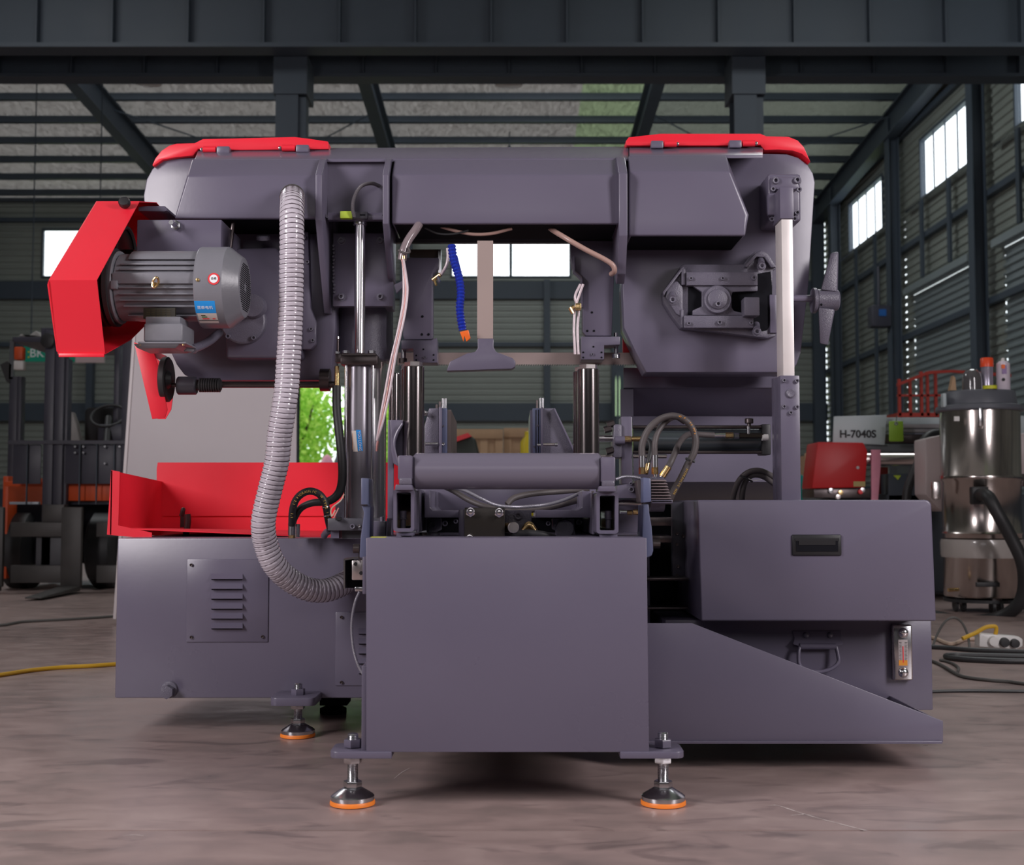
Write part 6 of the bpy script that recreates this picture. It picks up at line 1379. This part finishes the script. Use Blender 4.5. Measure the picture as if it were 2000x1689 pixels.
sb2('slide_rail', 1765, 828, 1845, 836, Y2, .1, mat('rail_grey', (.25, .24, .25), .4)); sb2('slide_rail', 1765, 838, 1845, 844, Y2, .1, bpy.data.materials['rail_grey']); sb2('slide_rail', 1730, 848, 1840, 866, Y2+.05, .1, dsteel)
sb2('rail_deck', 1692, 868, 1800, 882, Y2, .3, mat('mid_grey_deck', (.12, .13, .14), .5))
mk('bright_bar', hcyl(1688, 1790, 897, Y2-.15, 13, 24), mat('bright_turned_bar', (.85, .76, .74), .25, 1.0), s2m)
mk('lifting_sling', B().loft([P(1702, 878, Y2-.23), P(1720, 878, Y2-.23), P(1720, 910, Y2-.23), P(1714, 990, Y2-.23), P(1702, 990, Y2-.23)], [v+V((0, .02, 0)) for v in [P(1702, 878, Y2-.23), P(1720, 878, Y2-.23), P(1720, 910, Y2-.23), P(1714, 990, Y2-.23), P(1702, 990, Y2-.23)]]), pinkc, s2m, 'pink webbing sling')
mk('saw_base', B().w3(P(1600, 0, Y2).x, Y2-.1, .05, P(2060, 0, Y2).x, Y2+.8, P(0, 965, Y2).z), mat('dark_blue_base', (.05, .06, .075), .45), s2m, bev=.01)
sb2('blue_box', 1735, 925, 1800, 980, Y2-.1, .2, mat('slate_box', (.055, .07, .09), .5)); mk('box_mark', B().prism([(1745, 928), (1760, 928), (1754, 937)], Y2-.11, .01), lime, s2m)
sb2('red_rail', 1714, 912, 1735, 975, Y2+.1, .1, redcage); sb2('red_rail', 1788, 880, 1802, 985, Y2+.1, .1, redcage)
sb2('table_edge', 1590, 954, 1700, 972, Y2-.25, .4, dsteel, lab='dark table edge with small fittings')
for x, y, m_ in ((1622, 958, zinc), (1641, 962, brass), (1680, 960, redst), (1684, 957, zinc), (1636, 970, steel)): mk('fitting', B().lathe(P(x, y, Y2-.26), (0, -1, 0), [(0, 0), (.02, 0), (.018, .02), (0, .022)], 10), m_, s2m)
mk('thick_hose', B().tube([(1840, 845, Y2-.35), (1815, 850, Y2-.4), (1800, 870, Y2-.45), (1795, 900, Y2-.5), (1782, 930, Y2-.5), (1772, 960, Y2-.5), (1770, 1000, Y2-.5)], R(9, 9.4), 12), rubber, s2m)
lt = empty('lime_tag', P(1751, 840, Y2-.2), 'lime green tag hanging beside the pale sign panel of the second saw', 'tag')
mk('tag_card', B().box(1737, 822, 1765, 862, Y2-.2, .02), mat('lime_card', (.24, .42, .03), .5), lt, bev=.008); mk('tag_eyelet', B().lathe(P(1750, 827, Y2-.205), (0, -1, 0), [(.006, 0), (.014, 0), (.014, .004), (.006, .004)], 12), zinc, lt)
mk('tag_string', B().tube([(1750, 827, Y2-.2), (1751, 816, Y2-.1), (1752, 812, Y2)], .004, 6), rubber, lt)
# red scissor-lift cage behind
Y3 = 13.5
cgm = empty('work_platform', (P(1820, 0, Y3).x, Y3, 0), 'dark red mobile work platform with a railing behind the second saw', 'platform')
for x in (1757, 1778, 1800, 1812, 1828, 1900, 1965): mk('railing_post', B().box(x-2, 740 if x < 1790 else 725, x+3, 812, Y3, .04), redcage, cgm)
mk('top_rail', B().prism([(1753, 748), (1815, 724), (1860, 722), (1975, 730), (1975, 736), (1860, 727), (1816, 730), (1753, 754)], Y3-.02, .04), redcage, cgm)
mk('mid_rail', B().box(1753, 770, 1970, 774, Y3, .03), redcage, cgm); mk('deck', B().box(1753, 806, 1970, 814, Y3, .9), redcage, cgm)
mk('lift_base', B().w3(P(1770, 0, Y3).x, Y3, .1, P(1960, 0, Y3).x, Y3+.9, P(0, 812, Y3).z), forkp, cgm, bev=.02)
for x in (1785, 1945): mk('wheel', B().lathe((P(x, 0, Y3).x, Y3-.01, .13), (0, -1, 0), [(0, 0), (.13, 0), (.13, .06), (0, .06)], 20), rubber, cgm)
# wall shelf strip & bright gap near right wall lower
# teal machine and carton beside the post
tl = empty('teal_machine', P(1575, 940, 12.5), 'teal machine casing partly hidden behind the box post', 'machine'); tl.location.z = 0; OR[tl.name] = V(tl.location)
mk('casing', B().loft([P(1562, 925, 12.5), P(1572, 930, 12.5), P(1584, 955, 12.5), P(1584, 1040, 12.5), P(1540, 1040, 12.5), P(1540, 925, 12.5)], [v+V((0, .6, 0)) for v in [P(1562, 925, 12.5), P(1572, 930, 12.5), P(1584, 955, 12.5), P(1584, 1040, 12.5), P(1540, 1040, 12.5), P(1540, 925, 12.5)]]), teal, tl, bev=.02)
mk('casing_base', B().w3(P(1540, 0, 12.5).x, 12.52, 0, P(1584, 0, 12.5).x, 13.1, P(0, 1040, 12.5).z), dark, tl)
# plywood crates and others seen through the gap under the bow
def crate(x0, y0, x1, Y, lab, mt=wood, dep=1.0):
    xa, xb = P(x0, 0, Y).x, P(x1, 0, Y).x; zt = P(0, y0, Y).z
    o = empty('crate', ((xa+xb)/2, Y+dep/2, 0), lab, 'crate')
    mk('crate_body', B().w3(xa+.03, Y+.02, .1, xb-.03, Y+dep, zt-.02), mt, o)
    nb_ = 3
    for k in range(nb_+1):
        x = xa + (xb-xa-.1)*k/nb_; mk('batten', B().w3(x, Y, .1, x+.1, Y+.02, zt), mt, o, bev=.004)
    for z in (.1, zt*.55, zt-.12): mk('batten', B().w3(xa, Y-.018, z, xb, Y, z+.12), mt, o, bev=.004)
    for x in (xa, (xa+xb)/2-.05, xb-.1): mk('skid', B().w3(x, Y, 0, x+.1, Y+dep, .1), mt, o)
    return o
crate(880, 838, 983, 16.0, 'tall plywood crate seen through the gap left of the right vise jaw', dep=1.2)
crate(984, 836, 1100, 16.3, 'tall plywood crate seen behind the yellow container, right of the other crate', dep=1.2)
crate(1560, 885, 1585, 13.6, 'plywood crate glimpsed between the box post and the red cover')
rbx = empty('red_black_cover', P(905, 870, 14.0), 'tilted black machine cover with a red stripe seen in front of the crates', 'cover'); rbx.location.z = 0; OR[rbx.name] = V(rbx.location)
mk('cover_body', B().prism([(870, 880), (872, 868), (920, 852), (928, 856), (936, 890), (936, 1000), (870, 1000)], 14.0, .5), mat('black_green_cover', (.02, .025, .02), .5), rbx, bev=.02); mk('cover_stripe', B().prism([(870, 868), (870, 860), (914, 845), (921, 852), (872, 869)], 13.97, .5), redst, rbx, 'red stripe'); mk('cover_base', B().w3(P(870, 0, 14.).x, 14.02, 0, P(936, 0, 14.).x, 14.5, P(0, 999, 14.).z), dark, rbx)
yc = empty('yellow_container', P(1027, 870, 13.0), 'yellow plastic container with a narrow neck beside the right vise jaw', 'container'); yc.location.z = 0; OR[yc.name] = V(yc.location)
mk('container_body', B().lathe((P(1031, 0, 13).x, 13.1, .6), (0, 0, 1), [(0, 0), (.075, 0), (.08, .02), (.08, P(0, 862, 13).z-.6), (.035, P(0, 850, 13).z-.6), (.035, P(0, 842, 13).z-.6), (0, P(0, 840, 13).z-.6)], 20), mat('yellow_plastic', (.65, .5, .02), .4), yc)
mk('container_stand', B().w3(P(1031, 0, 13).x-.2, 12.9, 0, P(1031, 0, 13).x+.2, 13.3, .6), forkp, yc)
# glowing green strips by the right housing, standing in for outside daylight
ds = empty('doorway_strip', P(1209, 760, 34), 'narrow glowing strips standing in for slits of daylight beside the far right doorway, seen between saw and panel', 'daylight'); ds.location.z = 0; OR[ds.name] = V(ds.location)
for x in (1203, 1210): mk('glow_strip', B().prism([(x-1, 745), (x, 733), (x+1.5, 745), (x+1.5, 812), (x-1, 812)], 34, .02), mat('daylight_slit_glow_%d' % x, (.3, .5, .2), .5, emis=((.45, .62, .40), .6)), ds)
mk('door_post', B().w3(P(1199, 0, 34.1).x, 34.1, 0, P(1214, 0, 34.1).x, 34.25, P(0, 725, 34.1).z), beamp, ds)
mk('slit_clip', B().w3(P(1200, 0, 34.06).x, 34.02, P(0, 780, 34).z, P(1213, 0, 34.06).x, 34.1, P(0, 778, 34).z), beamp, ds)
# pink and grey lumps by the doorway
pl = empty('parked_scooter', P(645, 880, 30), 'blurred grey and pink shape of a parked scooter outside the doorway behind the hose', 'scooter'); pl.location = (P(640, 0, YW+2).x, YW+2, 0); OR[pl.name] = V(pl.location)
c = V(pl.location)
mk('seat_cover', B().lathe(c+V((.1, 0, .9)), (0, 0, 1), [(0, 0), (.25, .05), (.35, .5), (.25, 1.0), (.1, 1.3), (0, 1.35)], 16), pinkc, pl); mk('windscreen', B().lathe(c+V((.5, 0, 1.0)), (0, 0, 1), [(0, 0), (.2, .05), (.25, .8), (.12, 1.3), (0, 1.35)], 16), greyplas, pl)
mk('scooter_body', B().w3(c.x-.3, c.y-.2, .3, c.x+.8, c.y+.2, 1.0), forkp, pl, bev=.08)
for dx in (-.2, .7): mk('wheel', B().lathe(c+V((dx, -.06, .3)), (0, 1, 0), [(0, 0), (.3, 0), (.3, .12), (0, .12)], 20), rubber, pl)
# hall fixtures on the right wall
bx_ = empty('junction_box', (8.3, 28.6, 4.9), 'small dark junction box with a blue mark high on a right wall column', 'box')
mk('box_body', B().w3(8.05, 28.4, 4.72, 8.47, 28.8, 5.2), forkp, bx_, bev=.02); mk('blue_mark', B().w3(8.2, 28.385, 4.95, 8.36, 28.4, 5.1), mat('blue_mark', (.02, .12, .4), .4), bx_); mk('box_conduit', B().cyl((8.26, 28.6, 5.2), (8.26, 28.6, 6.1), .03, 8), forkp, bx_)

# pale scratches worn into the floor in front of the chip tray
scr = mat('pale_scratch', (.52, .44, .42), .6)
for pts_, w_ in (([(1500, 1573), (1520, 1573), (1560, 1586), (1600, 1598), (1650, 1611), (1700, 1624)], .0035), ([(1545, 1592), (1570, 1590), (1590, 1592)], .003), ([(770, 1520), (785, 1508), (800, 1500)], .003), ([(240, 1632), (262, 1630), (280, 1632)], .003)):
    q_ = spline(ground_curve(pts_, .0004), 5); b = B()
    for a_, c_ in zip(q_, q_[1:]):
        d_ = (c_-a_).cross(V((0, 0, 1))).normalized()*w_*random.uniform(.3, 1)
        b.poly([a_-d_, c_-d_, c_+d_, a_+d_])
    mk('scratch', b, scr, fl)
